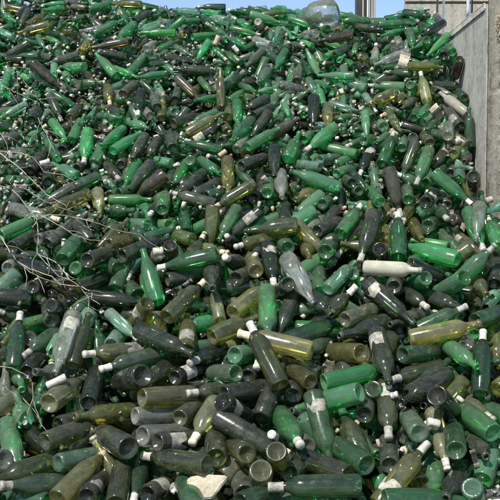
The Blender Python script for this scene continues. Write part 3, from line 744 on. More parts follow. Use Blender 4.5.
LABELS = """
white capped dark green bottle, neck level away from the wall near the foot
dark olive bottle, neck level away from the wall near the foot
white capped yellow olive bottle with torn white label, neck up towards the wall
black bottle, neck down towards the wall near the foot
white capped bright green bottle, neck level towards the wall on the lower slope
dark green bottle with torn white label, neck straight down near the foot
beige capped yellow olive bottle, neck level away from the wall on the lower slope
white capped dark olive bottle, neck level away from the wall near the foot
yellow olive bottle, neck level towards the wall on the lower slope below the wall
white capped black bottle, neck level towards the wall near the foot
broad bright green bottle showing its round base near the foot
yellow olive bottle, neck level towards the wall on the lower slope on the twig side
white capped dark olive bottle, neck up towards the wall on the lower slope
black bottle, neck down towards the wall on the lower slope on the twig side
white capped dark olive bottle, neck up away from the wall on the lower slope
white capped dark green bottle, neck straight up on the lower slope below the wall
lower clear bottle showing its round base near the foot on the twig side
broad dust grey bottle, neck level away from the wall on the lower slope
broad brown bottle, neck down away from the wall on the upper slope
broad bright green bottle, neck level away from the wall on the upper slope
black bottle, neck down away from the wall on the lower slope
black bottle with torn white label, neck down towards the wall on the lower slope
clear bottle with torn white label, neck straight down on the lower slope
broad dusty green bottle showing its round base near the foot
beige capped dark olive bottle, neck level away from the wall near the foot
white capped dark green bottle, neck up towards the wall on the lower slope
white capped broad dark green bottle, neck level away from the wall halfway up the slope
broad dark olive bottle, neck level away from the wall halfway up the slope
higher clear bottle showing its round base near the foot on the twig side
white capped broad dark green bottle, neck level away from the wall near the foot
white capped dark green bottle, neck level away from the wall on the lower slope
white capped black bottle, neck up away from the wall near the foot
broad clear bottle, neck down towards the wall halfway up the slope
broad bright green bottle, neck straight up halfway up the slope
higher white capped dark green bottle near the foot on the twig side
broad black bottle showing its round base near the foot
broad yellow olive bottle, neck up towards the wall on the lower slope
black bottle, neck level towards the wall on the lower slope
beige capped broad yellow olive bottle, neck up towards the wall near the foot
cream white bottle, neck level towards the wall halfway up the slope
broad bright green bottle showing its round base halfway up the slope
beige capped dark olive bottle, neck down away from the wall on the upper slope
beige capped dark olive bottle, neck up towards the wall on the lower slope
black bottle with torn white label, neck straight down on the lower slope
white capped dark olive bottle, neck level away from the wall above the flat stone
bright green bottle, neck straight down on the lower slope in the middle
broad dusty green bottle, neck level towards the wall near the foot
beige capped dark olive bottle, neck level towards the wall near the foot
white capped broad black bottle, neck straight down halfway up the slope
broad dusty green bottle, neck straight down near the foot by the twigs
broad dark olive bottle, neck down away from the wall on the lower slope
white capped yellow olive bottle with torn white label, neck level away from the wall
beige capped broad pale olive bottle showing its round base on the lower slope
yellow olive bottle showing its round base on the lower slope on the wall side
black bottle showing its round base on the lower slope
white capped brown bottle, neck straight down on the upper slope
dark olive bottle, neck straight up near the foot
greyish olive bottle showing its round base on the lower slope
black bottle showing its round base halfway up the slope on the twig side
white capped dark green bottle, neck straight up on the lower slope by the twigs
white capped broad bright green bottle, neck straight up near the foot
black bottle with torn white label, neck up towards the wall near the foot
broad dusty green bottle, neck down towards the wall near the foot
black bottle, neck level towards the wall near the foot
broad dusty green bottle, neck straight down near the foot below the wall
dark olive bottle, neck straight up on the lower slope
white capped broad dark green bottle, neck straight up halfway up the slope
white capped broad black bottle, neck straight down on the lower slope
white capped broad bright green bottle, neck up away from the wall
black bottle with torn white label showing its round base near the foot
higher white capped dark green bottle near the foot on the wall side
white capped dark olive bottle with torn white label, neck straight down
black bottle, neck level away from the wall just below the beige sleeve
white capped broad bright green bottle, neck down towards the wall on the upper slope
broad black bottle showing its round base on the lower slope
yellow olive bottle, neck level away from the wall on the upper slope
dust grey bottle showing its round base halfway up the slope on the twig side
dusty green bottle showing its round base on the lower slope below the wall
white capped broad dark green bottle, neck straight down near the foot
lower bright green bottle showing its round base halfway up the slope below the wall
white capped dark olive bottle, neck level towards the wall halfway up the slope
beige capped broad greyish olive bottle, neck down away from the wall
white capped broad bright green bottle, neck straight down halfway up the slope
black bottle showing its round base halfway up the slope below the wall
white capped dark green bottle, neck down away from the wall on the lower slope
bright green bottle showing its round base on the lower slope
white capped broad dusty green bottle, neck down towards the wall near the foot
dust grey bottle showing its round base near the foot in the middle
black bottle with torn white label, neck down away from the wall halfway up the slope
white capped black bottle with torn white label, neck straight down halfway up the slope
black bottle, neck level towards the wall halfway up the slope below the wall
black bottle, neck down towards the wall on the lower slope on the wall side
white capped broad yellow olive bottle, neck up towards the wall halfway up the slope
white capped dusty green bottle, neck up towards the wall below the slim dusty green bottle
broad yellow olive bottle, neck straight down halfway up the slope
black bottle, neck level towards the wall halfway up the slope by the twigs
greyish olive bottle showing its round base near the foot
dust grey bottle, neck down away from the wall near the foot
white capped dusty green bottle, neck straight down on the upper slope
yellow olive bottle showing its round base near the foot
clear bottle with its open mouth facing out on the lower slope
white capped black bottle with torn white label, neck up towards the wall
yellow olive bottle showing its round base on the lower slope in the middle
black bottle showing its round base near the foot
black bottle with torn white label showing its round base on the lower slope
dust grey bottle, neck up towards the wall on the wall side of the branch fork
yellow olive bottle with torn white label showing its round base on the lower slope
yellow olive bottle, neck level towards the wall high on the slope
brown bottle, neck down towards the wall high on the slope by the twigs
white capped dusty green bottle showing its round base near the foot
slim yellow olive bottle, neck straight up high on the slope
dusty green bottle, neck straight up halfway up the slope below the wall
broad bright green bottle, neck up towards the wall halfway up the slope
white capped broad bright green bottle, neck down away from the wall
black bottle showing its round base just on the wall side of the brown stopper stick
bright green bottle showing its round base below the slim yellow olive bottle
yellow olive bottle, neck straight down on the upper slope
dust grey bottle showing its round base just above the white capped broad dark olive bottle
yellow olive bottle, neck level away from the wall near the foot
black bottle with torn white label, neck level towards the wall near the foot
dust grey bottle, neck down away from the wall on the upper slope by the twigs
white capped black bottle with torn white label, neck level away from the wall
white capped broad dark green bottle, neck straight up on the upper slope
dusty green bottle showing its round base on the lower slope in the middle
white capped broad dark olive bottle, neck down away from the wall
pale green bottle, neck up towards the wall halfway up the slope
slim brown bottle, neck level away from the wall on the crest
dusty green bottle showing its round base on the lower slope on the wall side
black bottle, neck level away from the wall just below the slim brown bottle
clear bottle, neck level away from the wall high on the slope
bright green bottle, neck down towards the wall on the lower slope
broad pale green bottle, neck level away from the wall near the foot
broad black bottle, neck down away from the wall just above the broad brown bottle
slim bright green bottle, neck level away from the wall on the crest
black bottle, neck straight up halfway up the slope
broad yellow olive bottle, neck level away from the wall high on the slope
cream white bottle, neck up away from the wall high on the slope
white capped broad bright green bottle, neck straight down on the upper slope
white capped yellow olive bottle, neck level away from the wall halfway up the slope
brown bottle, neck level away from the wall on the crest
dark green bottle, neck straight up on the upper slope
slim dusty green bottle, neck up away from the wall on the upper slope
yellow olive bottle showing its round base on the upper slope on the twig side
white capped black bottle, neck down away from the wall on the upper slope
yellow olive bottle with torn white label, neck straight up on the lower slope
slim bright green bottle, neck up towards the wall above the broad brown bottle
slim bright green bottle, neck level away from the wall high on the slope
higher white capped broad dusty green bottle halfway up the slope on the wall side
broad dark olive bottle, neck straight up near the foot
brown bottle, neck down towards the wall high on the slope on the twig side
dark green bottle, neck level towards the wall on the lower slope
broad bright green bottle, neck level towards the wall on the crest
white capped dusty green bottle, neck straight up halfway up the slope
broad bright green bottle, neck up towards the wall on the upper slope
dusty green bottle, neck down away from the wall halfway up the slope
broad black bottle, neck straight down high on the slope
black bottle with torn white label, neck up towards the wall on the upper slope
higher broad dark green bottle halfway up the slope on the twig side
brown bottle showing its round base halfway up the slope
broad black bottle, neck straight down on the upper slope
broad dusty green bottle, neck down away from the wall on the upper slope
dust grey bottle, neck straight down on the upper slope
slim bright green bottle, neck down away from the wall high on the slope
pale olive bottle showing its round base near the foot
white capped black bottle, neck up towards the wall on the lower slope
broad bright green bottle, neck up away from the wall high on the slope
dark green bottle, neck up away from the wall above the clear bottle with torn label
yellow olive bottle showing its round base on the crest
broad dust grey bottle with its open mouth facing out halfway up the slope
yellow olive bottle, neck level away from the wall on the crest
slim pale green bottle, neck level away from the wall on the upper slope
black bottle showing its round base halfway up the slope by the twigs
white capped broad pale olive bottle, neck straight up high on the slope
dust grey bottle, neck up towards the wall just above the branch fork
bright green bottle, neck up towards the wall on the crest
white capped dust grey bottle, neck up towards the wall halfway up the slope
yellow olive bottle with torn white label, neck down towards the wall
bright green bottle, neck level towards the wall on the crest on the wall side
dust grey bottle, neck level towards the wall high on the slope
dark olive bottle showing its round base halfway up the slope
dusty green bottle, neck straight up halfway up the slope on the twig side
slim bright green bottle, neck down away from the wall on the upper slope
broad black bottle with its white cap facing out halfway up the slope
broad clear bottle, neck straight down on the upper slope
brown bottle, neck up towards the wall on the upper slope
dust grey bottle, neck down away from the wall above the broad brown bottle
white capped black bottle with torn white label, neck down away from the wall
slim bright green bottle, neck up towards the wall below the cardboard strip
black bottle with torn white label showing its round base high on the slope
black bottle, neck down away from the wall on the crest
dusty green bottle, neck straight down high on the slope
white capped black bottle, neck straight down high on the slope
broad dusty green bottle showing its round base halfway up the slope on the wall side
dust grey bottle, neck level away from the wall on the lower slope
white capped dark olive bottle, neck level away from the wall above the fat white stopper
bright green bottle, neck down away from the wall below the slim yellow olive bottle
black bottle, neck down away from the wall high on the slope
broad dark olive bottle showing its round base high on the slope
lower bright green bottle on the upper slope on the twig side
dust grey bottle showing its round base near the foot on the wall side
black bottle with torn white label, neck down away from the wall on the upper slope
broad black bottle, neck down away from the wall on the upper slope in the middle
bright green bottle showing its round base high on the slope by the twigs
broad black bottle, neck level away from the wall halfway up the slope
dust grey bottle, neck down away from the wall high on the slope by the twigs
bright green bottle, neck up towards the wall on the upper slope
white capped black bottle, neck down towards the wall high on the slope
dust grey bottle, neck level away from the wall high on the slope by the twigs
bright green bottle showing its round base above the white capped bright green bottle
dark green bottle showing its round base near the foot
yellow olive bottle, neck straight down halfway up the slope
pale green bottle showing its round base on the upper slope
yellow olive bottle showing its round base halfway up the slope by the twigs
slim bright green bottle, neck level towards the wall on the crest in the middle
black bottle, neck up towards the wall high on the slope
broad dusty green bottle, neck down away from the wall on the crest
yellow olive bottle showing its round base halfway up the slope in the middle
brown bottle showing its round base high on the slope below the wall
black bottle with torn white label showing its round base on the upper slope
yellow olive bottle, neck straight down high on the slope
broad dusty green bottle, neck down away from the wall just below the slim brown bottle
black bottle with its white cap facing out near the foot
dust grey bottle, neck straight up halfway up the slope
bright green bottle, neck down towards the wall on the upper slope
white capped black bottle, neck down towards the wall on the lower slope
pale olive bottle, neck down away from the wall near the foot
brown bottle showing its round base high on the slope on the twig side
dark green bottle, neck straight down on the crest
slim bright green bottle, neck level towards the wall on the crest on the twig side
bright green bottle, neck level towards the wall on the crest by the twigs
black bottle showing its round base on the upper slope on the twig side
lower dust grey bottle showing its round base halfway up the slope on the wall side
black bottle, neck level towards the wall on the crest
white capped brown bottle, neck down towards the wall on the upper slope
bright green bottle showing its round base above the white capped broad dark olive bottle
yellow olive bottle, neck level towards the wall on the crest
dust grey bottle, neck down away from the wall below the cardboard strip
yellow olive bottle, neck down towards the wall halfway up the slope
broad dusty green bottle, neck straight down high on the slope
dusty green bottle, neck straight up on the upper slope on the twig side
broad dark green bottle with its white cap facing out halfway up the slope
dusty green bottle, neck level towards the wall near the foot
lower broad dusty green bottle high on the slope in the middle
dust grey bottle showing its round base on the twig side of the beige sleeve
small bright green bottle, neck up away from the wall high on the slope
broad dusty green bottle, neck straight up high on the slope
black bottle, neck down away from the wall on the upper slope
clear bottle showing its round base just below the beige card scrap
bright green bottle, neck level towards the wall on the upper slope
small bright green bottle, neck straight down on the upper slope
black bottle showing its round base high on the slope by the twigs
white capped dust grey bottle, neck straight up on the upper slope
black bottle showing its round base on the upper slope below the wall
lower dust grey bottle, neck down away from the wall on the crest by the twigs
white capped dust grey bottle, neck up towards the wall on the crest
dust grey bottle showing its round base halfway up the slope in the middle
broad clear bottle showing its round base on the crest
higher broad dusty green bottle high on the slope in the middle
yellow olive bottle, neck straight down on the lower slope
slim pale green bottle, neck level away from the wall on the crest
black bottle showing its round base halfway up the slope on the wall side
black bottle with its white cap facing out halfway up the slope
black bottle, neck up towards the wall halfway up the slope
bright green bottle, neck level away from the wall on the crest
dust grey bottle, neck level away from the wall high on the slope below the wall
pale green bottle showing its round base on the crest
broad dusty green bottle, neck down towards the wall on the lower slope
dust grey bottle showing its round base below the beige sleeve
broad dusty green bottle showing its round base halfway up the slope in the middle
dark olive bottle showing its round base high on the slope
white capped slim clear bottle, neck straight up high on the slope
dusty green bottle, neck straight up on the upper slope on the wall side
broad dusty green bottle showing its round base halfway up the slope below the wall
small bright green bottle, neck down away from the wall high on the slope
dust grey bottle, neck down away from the wall just above the slim brown bottle
black bottle showing its round base below the brown stopper stick
small bright green bottle, neck up away from the wall on the crest
dust grey bottle, neck level away from the wall high on the slope in the middle
bright green bottle showing its round base above the white capped yellow olive bottle
dust grey bottle, neck straight up near the foot
black bottle showing its round base high on the slope on the wall side
small bright green bottle, neck level away from the wall above the brown stopper stick
dark green bottle showing its round base on the upper slope
dust grey bottle, neck level away from the wall just below the cardboard strip
broad bright green bottle showing its round base high on the slope
dark green bottle, neck level towards the wall near the foot
broad dark green bottle, neck up towards the wall halfway up the slope
broad dusty green bottle, neck down towards the wall halfway up the slope
bright green bottle, neck straight down on the lower slope by the twigs
black bottle showing its round base high on the slope below the wall
bright green bottle showing its round base high on the slope below the wall
clear bottle showing its round base on the twig side of the foot of the wall
dark olive bottle, neck straight up halfway up the slope
bright green bottle showing its round base on the twig side of the beige card scrap
yellow olive bottle showing its round base on the upper slope below the wall
dark green bottle, neck level towards the wall on the upper slope
beige capped dark green bottle, neck down away from the wall near the foot
higher bright green bottle showing its round base on the upper slope in the middle
black bottle showing its round base on the crest
small bright green bottle, neck level away from the wall below the demijohn
""".strip().split('\n')
def size_at(y): return float(np.interp(y, [0, 60, 150, 240, 330, 430, 500], [.60, .62, .70, .80, .89, .95, .98]))
recs = []; SCL = []
for ln in ROWS:
    p = ln.split(); recs.append((*[float(v) for v in p[:4]], p[4], ''.join(p[5:])))
NT = len(recs); NTHING = len(LABELS)
A = np.zeros((NT, 3)); B = np.zeros((NT, 3)); kinds = []; cols = []; flags = []
for i, (bx, by, nx, ny, c, fl) in enumerate(recs):
    shp = 'm' if 'm' in fl else 's' if 's' in fl else 'f' if 'f' in fl else 'b'
    if shp == 'm' and (i*37) % 9 == 0: shp = 'q'
    sc = size_at((by+ny)/2)*(1.07 if 't' in fl else 1.0)*(1+.05*math.sin(i*2.4)); SCL.append(sc)
    L = SHAPES[shp]['L']*.985*sc
    hgt = 0.0
    if 't' in fl: hgt += .030
    hgt -= .035*fl.count('v')
    x, y = (bx+nx)/2, (by+ny)/2
    vis = False
    if 'h' in fl: pass
    Z = zheap(y)
    px = math.hypot(nx-bx, ny-by)/FPX*Z
    ratio = min(px/L, 1.0)
    ux, uy = (nx-bx), (ny-by); q = math.hypot(ux, uy) or 1; ux, uy = ux/q, uy/q
    if 'b' in fl: sgn = 1.0
    elif 'n' in fl: sgn = -1.0
    else: sgn = 1.0 if uy < 0 else -1.0     # the end higher in the picture lies farther up the slope
    th = math.acos(max(ratio, 0.30))
    if not ('b' in fl or 'n' in fl):
        nat = math.atan(1.048*abs(uy)); th = min(th, nat+R(28))
    else: th = max(th, R(12))
    dz = sgn*math.sin(th)*L; pl = math.cos(th)*L
    # keep the end that shows: the mouth if it is capped, else the base when that faces out, else the middle
    cap = any(ch in fl for ch in 'WBE')
    if cap or 'n' in fl: mx, my = nx, ny; anchor = 1
    elif 'b' in fl: mx, my = bx, by; anchor = 0
    else: mx, my = x, y; anchor = .5
    Za = zheap(my)
    s = FPX/Za
    if anchor == 1: bx2, by2, nx2, ny2 = nx-ux*pl*s, ny-uy*pl*s, nx, ny; zb, zn = Za-dz, Za
    elif anchor == 0: bx2, by2, nx2, ny2 = bx, by, bx+ux*pl*s, by+uy*pl*s; zb, zn = Za, Za+dz
    else: bx2, by2, nx2, ny2 = x-ux*pl*s/2, y-uy*pl*s/2, x+ux*pl*s/2, y+uy*pl*s/2; zb, zn = Za-dz/2, Za+dz/2
    a, b = at(bx2, by2, zb), at(nx2, ny2, zn)
    # bring the bottle to rest on the slope: the whole of it is shifted along the line of sight
    mid = (a+b)/2; d = mid-CAM; d /= np.linalg.norm(d)
    want = hgt - (.012 if th < R(40) else .028)
    off = (mid[2]-hz(mid[0], mid[1]))*NRM[2] - want
    sh_ = off/ -float(d@NRM)
    sh_ = max(-.22, min(.22, sh_))
    a, b = a+d*sh_, b+d*sh_
    A[i], B[i] = a, b; kinds.append(shp); cols.append(c); flags.append(fl)

# ---------------------------------------------------------------- bottles that fill the heap below and around them
fa, fb = [], []
PAL_TOP = ['G']*13+['g']*5+['d']*6+['k']*3+['kd']*3+['o']*2+['c']*2+['l']*5+['kb']
PAL_LOW = ['G']*5+['g']*4+['d']*6+['k']*3+['kd']*3+['o']*6+['og']*3+['ok']*5+['c']*3+['co']*3+['l']*2
y = 2.45; rowi = 0
def fsize(yy): return float(np.interp(yy, [3.3, 4.0, 4.6, 5.4, 5.9], [.95, .84, .72, .61, .59]))
while y < 6.7:
    x = -2.2 + (rowi % 2)*.09; fs_ = fsize(y)
    while x < 2.0:
        for lay in range(3):
            if random.random() < (.06, .18, .3)[lay]: continue
            xx, yy = x+random.uniform(-.07, .07), y+random.uniform(-.06, .06)
            if xx > WALL_X-.03 and yy > 4.38: continue
            dep = (-.030, -.100, -.170)[lay]*(.55+.45*fs_)+random.uniform(-.02, .02)
            az = random.uniform(0, 2*math.pi); el = random.gauss(0, .35)
            t1 = np.array([1., 0, 0]); t2 = np.array([0, 1., SLOPE]); t2 /= np.linalg.norm(t2)
            if yy > 5.9: t2 = np.array([0, 1., 0])
            dv = (t1*math.cos(az)+t2*math.sin(az))*math.cos(el) + NRM*math.sin(el)
            sh = random.choice('bbbmmmfsq' if yy < 4.6 else 'bbmmffsq'); sc = fs_*random.uniform(.9, 1.08); SCL.append(sc); L = SHAPES[sh]['L']*sc
            c0 = np.array([xx, yy, hz(xx, yy)]) + NRM*dep
            if xx > .98 and 4.1 < yy: c0[2] += .07
            fa.append(c0-dv*L/2); fb.append(c0+dv*L/2); kinds.append(sh)
            top = min(max((yy-3.4)/1.6, 0), 1)
            cols.append(random.choice(PAL_TOP if random.random() < top else PAL_LOW))
            flags.append('f0' + ('W' if random.random() < .3 else 'B' if random.random() < .15 else ''))
        x += .185*fs_
    y += .135*fs_; rowi += 1
A = np.vstack([A, np.array(fa)]); B = np.vstack([B, np.array(fb)])
NB = len(A); isT = np.arange(NB) < NT
LEN = np.linalg.norm(B-A, axis=1)
SCL = np.array(SCL); RB = np.array([SHAPES[k]['R'] for k in kinds])*SCL; BODY = np.array([SHAPES[k]['body'] for k in kinds]); NECK = np.array([SHAPES[k]['neck'] for k in kinds])
def rad(i, s):
    f = np.clip((s-BODY[i])/(NECK[i]-BODY[i]), 0, 1)
    return RB[i]*(1-f) + .0165*SCL[i]*f
def closest(i, j):
    p, q = A[i], A[j]; u, v = B[i]-A[i], B[j]-A[j]; w = p-q
    a = (u*u).sum(1); b = (u*v).sum(1); c = (v*v).sum(1); d = (u*w).sum(1); e = (v*w).sum(1)
    D = np.maximum(a*c-b*b, 1e-9)
    s = np.clip((b*e-c*d)/D, .03, 1); t = np.clip((b*s+e)/c, .03, 1); s = np.clip((b*t-d)/a, .03, 1)
    return s, t, p+u*s[:, None], q+v*t[:, None]
A0, B0 = A.copy(), B.copy()
ray = (A+B)/2-CAM; ray /= np.linalg.norm(ray, axis=1)[:, None]
W = np.where(isT, .12, 1.0); X0w = (A[:, 0]+B[:, 0])/2
from mathutils.kdtree import KDTree
pairs = None
for it in range(70):
    if it % 10 == 0:
        C = (A+B)/2; kd = KDTree(NB)
        for i in range(NB): kd.insert(C[i], i)
        kd.balance(); I, J = [], []
        for i in range(NB):
            for (_, j, _) in kd.find_range(C[i], .31):
                if j > i: I.append(i); J.append(j)
        I, J = np.array(I), np.array(J)
        s, t, p, q = closest(I, J)
        keep = np.linalg.norm(p-q, axis=1) < .13
        I, J = I[keep], J[keep]
    s, t, p, q = closest(I, J)
    n = p-q; dist = np.linalg.norm(n, axis=1)
    ov = rad(I, s)+rad(J, t)-dist
    k = ov > 0
    if k.any():
        i, j, s, t, n, dist, ov = I[k], J[k], s[k], t[k], n[k], dist[k], ov[k]
        n = n/np.maximum(dist, 1e-6)[:, None]
        wi, wj = W[i], W[j]
        lam = .45*ov/(wi*((1-s)**2+s**2)+wj*((1-t)**2+t**2))
        dA, dB = np.zeros((NB, 3)), np.zeros((NB, 3))
        np.add.at(dA, i, (wi*(1-s)*lam)[:, None]*n); np.add.at(dB, i, (wi*s*lam)[:, None]*n)
        np.add.at(dA, j, -(wj*(1-t)*lam)[:, None]*n); np.add.at(dB, j, -(wj*t*lam)[:, None]*n)
        for dX in (dA, dB):                 # the bottles of the photograph give way mostly in depth
            al = (dX*ray).sum(1)[:, None]*ray
            dX[isT] = al[isT]*1.6 + .35*(dX-al)[isT]
            m = np.linalg.norm(dX, axis=1); big = m > .02
            dX[big] *= (.02/m[big])[:, None]
        A += dA; B += dB
    for X, X0 in ((A, A0), (B, B0)):
        e = X0-X; al = (e*ray).sum(1)[:, None]*ray
        X[isT] += (.02*al + .25*(e-al))[isT]
        X[~isT] += .015*e[~isT]
        h = (X[:, 2]-hz(X[:, 0], X[:, 1]))*NRM[2]
        over = (~isT) & (h > -.014) & ~((X0[:, 0] > .95) & (X0[:, 1] > 4.05) & (X0[:, 1] < 4.5))
        X[over] -= NRM*((h[over]+.014)*.6)[:, None]
        inw = (~isT) & (X[:, 0] > WALL_X-.05) & (X[:, 1] > 4.3) & (X0[:, 0] < WALL_X+.05); X[inw, 0] = WALL_X-.05
    for X in (A, B):                        # nothing pokes into the wall
        hit = (X[:, 1] > 4.40) & (X[:, 0] > WALL_X-RB-.004) & (X0w < WALL_X+.2); X[hit, 0] = (WALL_X-RB-.004)[hit]
    C = (A+B)/2; D = B-A; D *= (LEN/np.linalg.norm(D, axis=1))[:, None]/2
    A, B = C-D, C+D
print('bottles', NT, NTHING, NB, 'worst overlap left', float(ov.max()), 'mean', float(ov.mean()), len(ov))

def frame_of(i):
    z = B[i]-A[i]; L = np.linalg.norm(z); z = z/L
    tocam = CAM-(A[i]+B[i])/2
    x = tocam-z*float(tocam@z)
    if np.linalg.norm(x) < 1e-4: x = np.array([1., 0, 0])
    x /= np.linalg.norm(x)
    roll = random.uniform(-.7, .7); y = np.cross(z, x)
    x, y = x*math.cos(roll)+y*math.sin(roll), y*math.cos(roll)-x*math.sin(roll)
    q = SCL[i]; x, y, z = x*q, y*q, z*q
    return Matrix(((x[0], y[0], z[0], A[i][0]), (x[1], y[1], z[1], A[i][1]), (x[2], y[2], z[2], A[i][2]), (0, 0, 0, 1)))
# ---- the bottles one can pick out, each a thing of its own with its parts
def bottle_part(name, me, mat, root):
    o = bpy.data.objects.new(name, me); COL.objects.link(o); o.parent = root
    o.material_slots[0].link = 'OBJECT'; o.material_slots[0].material = mat
    return o
for i in range(NTHING):
    k, c, fl = kinds[i], cols[i], flags[i]
    root = bpy.data.objects.new('glass_bottle', None); COL.objects.link(root); root.empty_display_size = .03
    root.matrix_world = frame_of(i)
    tag(root, LABELS[i], 'bottle', 'bottles lying in the heap')
    bottle_part('glass_body', PARTS[k, 'body'], G[c], root)
    bottle_part('base', PARTS[k, 'base'], G[c], root)
    if 'W' in fl or 'E' in fl: bottle_part('foil_capsule', PARTS[k, 'W'], FOIL, root)
    elif 'B' in fl: bottle_part('foil_capsule', PARTS[k, 'B'], BEIGE, root)
    else: bottle_part('lip', PARTS[k, 'lip'], G[c], root)
    if 'L' in fl: bottle_part('paper_label', PARTS[k, 'L', (i*7) % 4], PAPER, root)
# ---- all the others, joined
allV, allF, allM, allS = [], [], [], []; nv = 0
mats = [G[c] for c in G]+[FOIL, BEIGE]; mi = {c: n for n, c in enumerate(G)}
for i in range(NTHING, NB):
    M = np.array(frame_of(i)); k = kinds[i]
    brk = i >= NT and random.random() < .16
    todo = [(BROKEN[k, random.randrange(4)] if brk else LOW[k], mi[cols[i]])]
    if brk: pass
    elif any(ch in flags[i] for ch in 'WE'): todo.append((LOWCAP[k], len(G)))
    elif 'B' in flags[i]: todo.append((LOWCAP[k], len(G)+1))
    sd_ = random.random()
    for (V, F), m in todo:
        P = np.array(V) @ M[:3, :3].T + M[:3, 3]
        allV.append(P); allF += [tuple(v+nv for v in f) for f in F]; allM += [m]*len(F); allS.append(np.full(len(V), sd_)); nv += len(V)
me = bpy.data.meshes.new('bottle_heap'); me.from_pydata(np.vstack(allV).tolist(), [], allF)
for m in mats: me.materials.append(m)
me.polygons.foreach_set('material_index', allM); me.polygons.foreach_set('use_smooth', [True]*len(allF))
sa = me.attributes.new('seed', 'FLOAT', 'POINT'); sa.data.foreach_set('value', np.concatenate(allS)); me.update()
tag(link('bottle_heap', me), 'mass of further green, olive and black glass bottles packed below and behind the ones on top', 'bottle heap', None, 'stuff')

# ---------------------------------------------------------------- loose bits between the bottles: splinters of glass, stoppers, paper, pebbles
DFOIL = rough_mat('dirty_foil', [(0.20, 0.20, 0.16), (0.46, 0.45, 0.39), (0.66, 0.65, 0.59)], 60, 0.7, 0.3)
DBEI = rough_mat('dirty_beige', [(0.18, 0.16, 0.11), (0.36, 0.33, 0.25), (0.52, 0.49, 0.39)], 60, 0.7, 0.3)
def bits():
    rg = random.Random(5); V, F, M, S, SM = [], [], [], [], []
    mats = [G['G'], G['g'], G['l'], G['c'], DFOIL, DBEI, CORK, PAPER, G['ok'], G['kd']]
    def add(vs, fs, m):
        o = len(V); V.extend(vs); F.extend([tuple(o+k for k in f) for f in fs]); M.extend([m]*len(fs)); SM.extend([len(f) == 4 for f in fs]); s = rg.random(); S.extend([s]*len(vs))
    zones = [(0, 110, 70, 220, 750), (165, 220, 38, 75, 300), (0, 130, 0, 80, 350), (130, 480, 20, 210, 1100), (0, 497, 200, 500, 600), (300, 400, 60, 180, 300), (-120, 0, 0, 500, 400), (497, 620, 200, 500, 300)]
    for (x0, x1, y0, y1, n) in zones:
        for _ in range(n):
            x, y = rg.uniform(x0, x1), rg.uniform(y0, y1)
            P = at(x, y, zheap(y))
            if P[0] > WALL_X-.03 and P[1] > 4.3: continue
            P = np.array([P[0], P[1], hz(P[0], P[1])]) + NRM*rg.uniform(-.075, -.004)
            a = np.array([rg.gauss(0, 1) for _ in range(3)]); a /= np.linalg.norm(a)
            b = np.cross(a, [rg.gauss(0, 1) for _ in range(3)]); b /= np.linalg.norm(b); c = np.cross(a, b)
            u = rg.random()
            if u < .45:                     # curved splinter of a broken bottle
                w, h, cu = rg.uniform(.008, .030), rg.uniform(.010, .042), rg.uniform(.004, .014)
                pts = []
                for i in range(4):
                    for j in range(2):
                        xx = (i/3-.5)*2*w*(.6+.4*j+rg.uniform(-.2, .2)); pts.append(P + b*xx + c*(j-.5)*h*rg.uniform(.6, 1.2) + a*(cu*(1-(i/1.5-1)**2)))
                th = a*.0025; vs = pts+[p-th for p in pts]
                fs = [(0,2,3,1),(2,4,5,3),(4,6,7,5),(9,11,10,8),(11,13,12,10),(13,15,14,12),(0,1,9,8),(7,6,14,15),(0,8,10,2),(2,10,12,4),(4,12,14,6),(3,11,9,1),(5,13,11,3),(7,15,13,5)]
                add(vs, fs, rg.choice([0, 0, 1, 1, 1, 2, 2, 3, 8]))
            elif u < .64:                   # stopper or torn-off capsule
                r, l = rg.uniform(.006, .0115), rg.uniform(.010, .032); n8 = 10
                ring = [(b*math.cos(2*math.pi*q/n8)+c*math.sin(2*math.pi*q/n8)) for q in range(n8)]
                vs = [P+v*r*.93-a*l/2 for v in ring]+[P+v*r for v in ring]+[P+v*r*.93+a*l/2 for v in ring]
                fs = [(q, (q+1) % n8, n8+(q+1) % n8, n8+q) for q in range(n8)]+[(n8+q, n8+(q+1) % n8, 2*n8+(q+1) % n8, 2*n8+q) for q in range(n8)]+[tuple(range(n8))[::-1], tuple(range(2*n8, 3*n8))]
                add(vs, fs, rg.choice([4, 4, 4, 5, 5, 6]))
            elif u < .86:                   # pebble or crumb
                s = rg.uniform(.004, .013); vs = []
                for v in ((1,0,0),(-1,0,0),(0,1,0),(0,-1,0),(0,0,1),(0,0,-1)): vs.append(P+np.array(v)*s*rg.uniform(.6, 1.2))
                add(vs, [(0,2,4),(2,1,4),(1,3,4),(3,0,4),(2,0,5),(1,2,5),(3,1,5),(0,3,5)], rg.choice([7, 7, 9, 9, 9]))
            else:                           # crumpled scrap of paper or foil
                s = rg.uniform(.008, .022); vs = []
                for i in range(3):
                    for j in range(3): vs.append(P+b*(i-1)*s*rg.uniform(.7, 1.2)+c*(j-1)*s*.7*rg.uniform(.7, 1.2)+a*rg.uniform(-.4, .4)*s)
                fs = [(i*3+j, i*3+j+3, i*3+j+4, i*3+j+1) for i in range(2) for j in range(2)]
                add(vs, fs, rg.choice([7, 7, 4, 5]))
    me = bpy.data.meshes.new('glass_debris'); me.from_pydata([tuple(v) for v in V], [], F)
    for m in mats: me.materials.append(m)
    me.polygons.foreach_set('material_index', M); me.polygons.foreach_set('use_smooth', SM)
    sa = me.attributes.new('seed', 'FLOAT', 'POINT'); sa.data.foreach_set('value', S); me.update()
    tag(link('glass_debris', me), 'splinters of green glass, stoppers and scraps of paper lying between the bottles', 'debris', None, 'stuff')
bits()

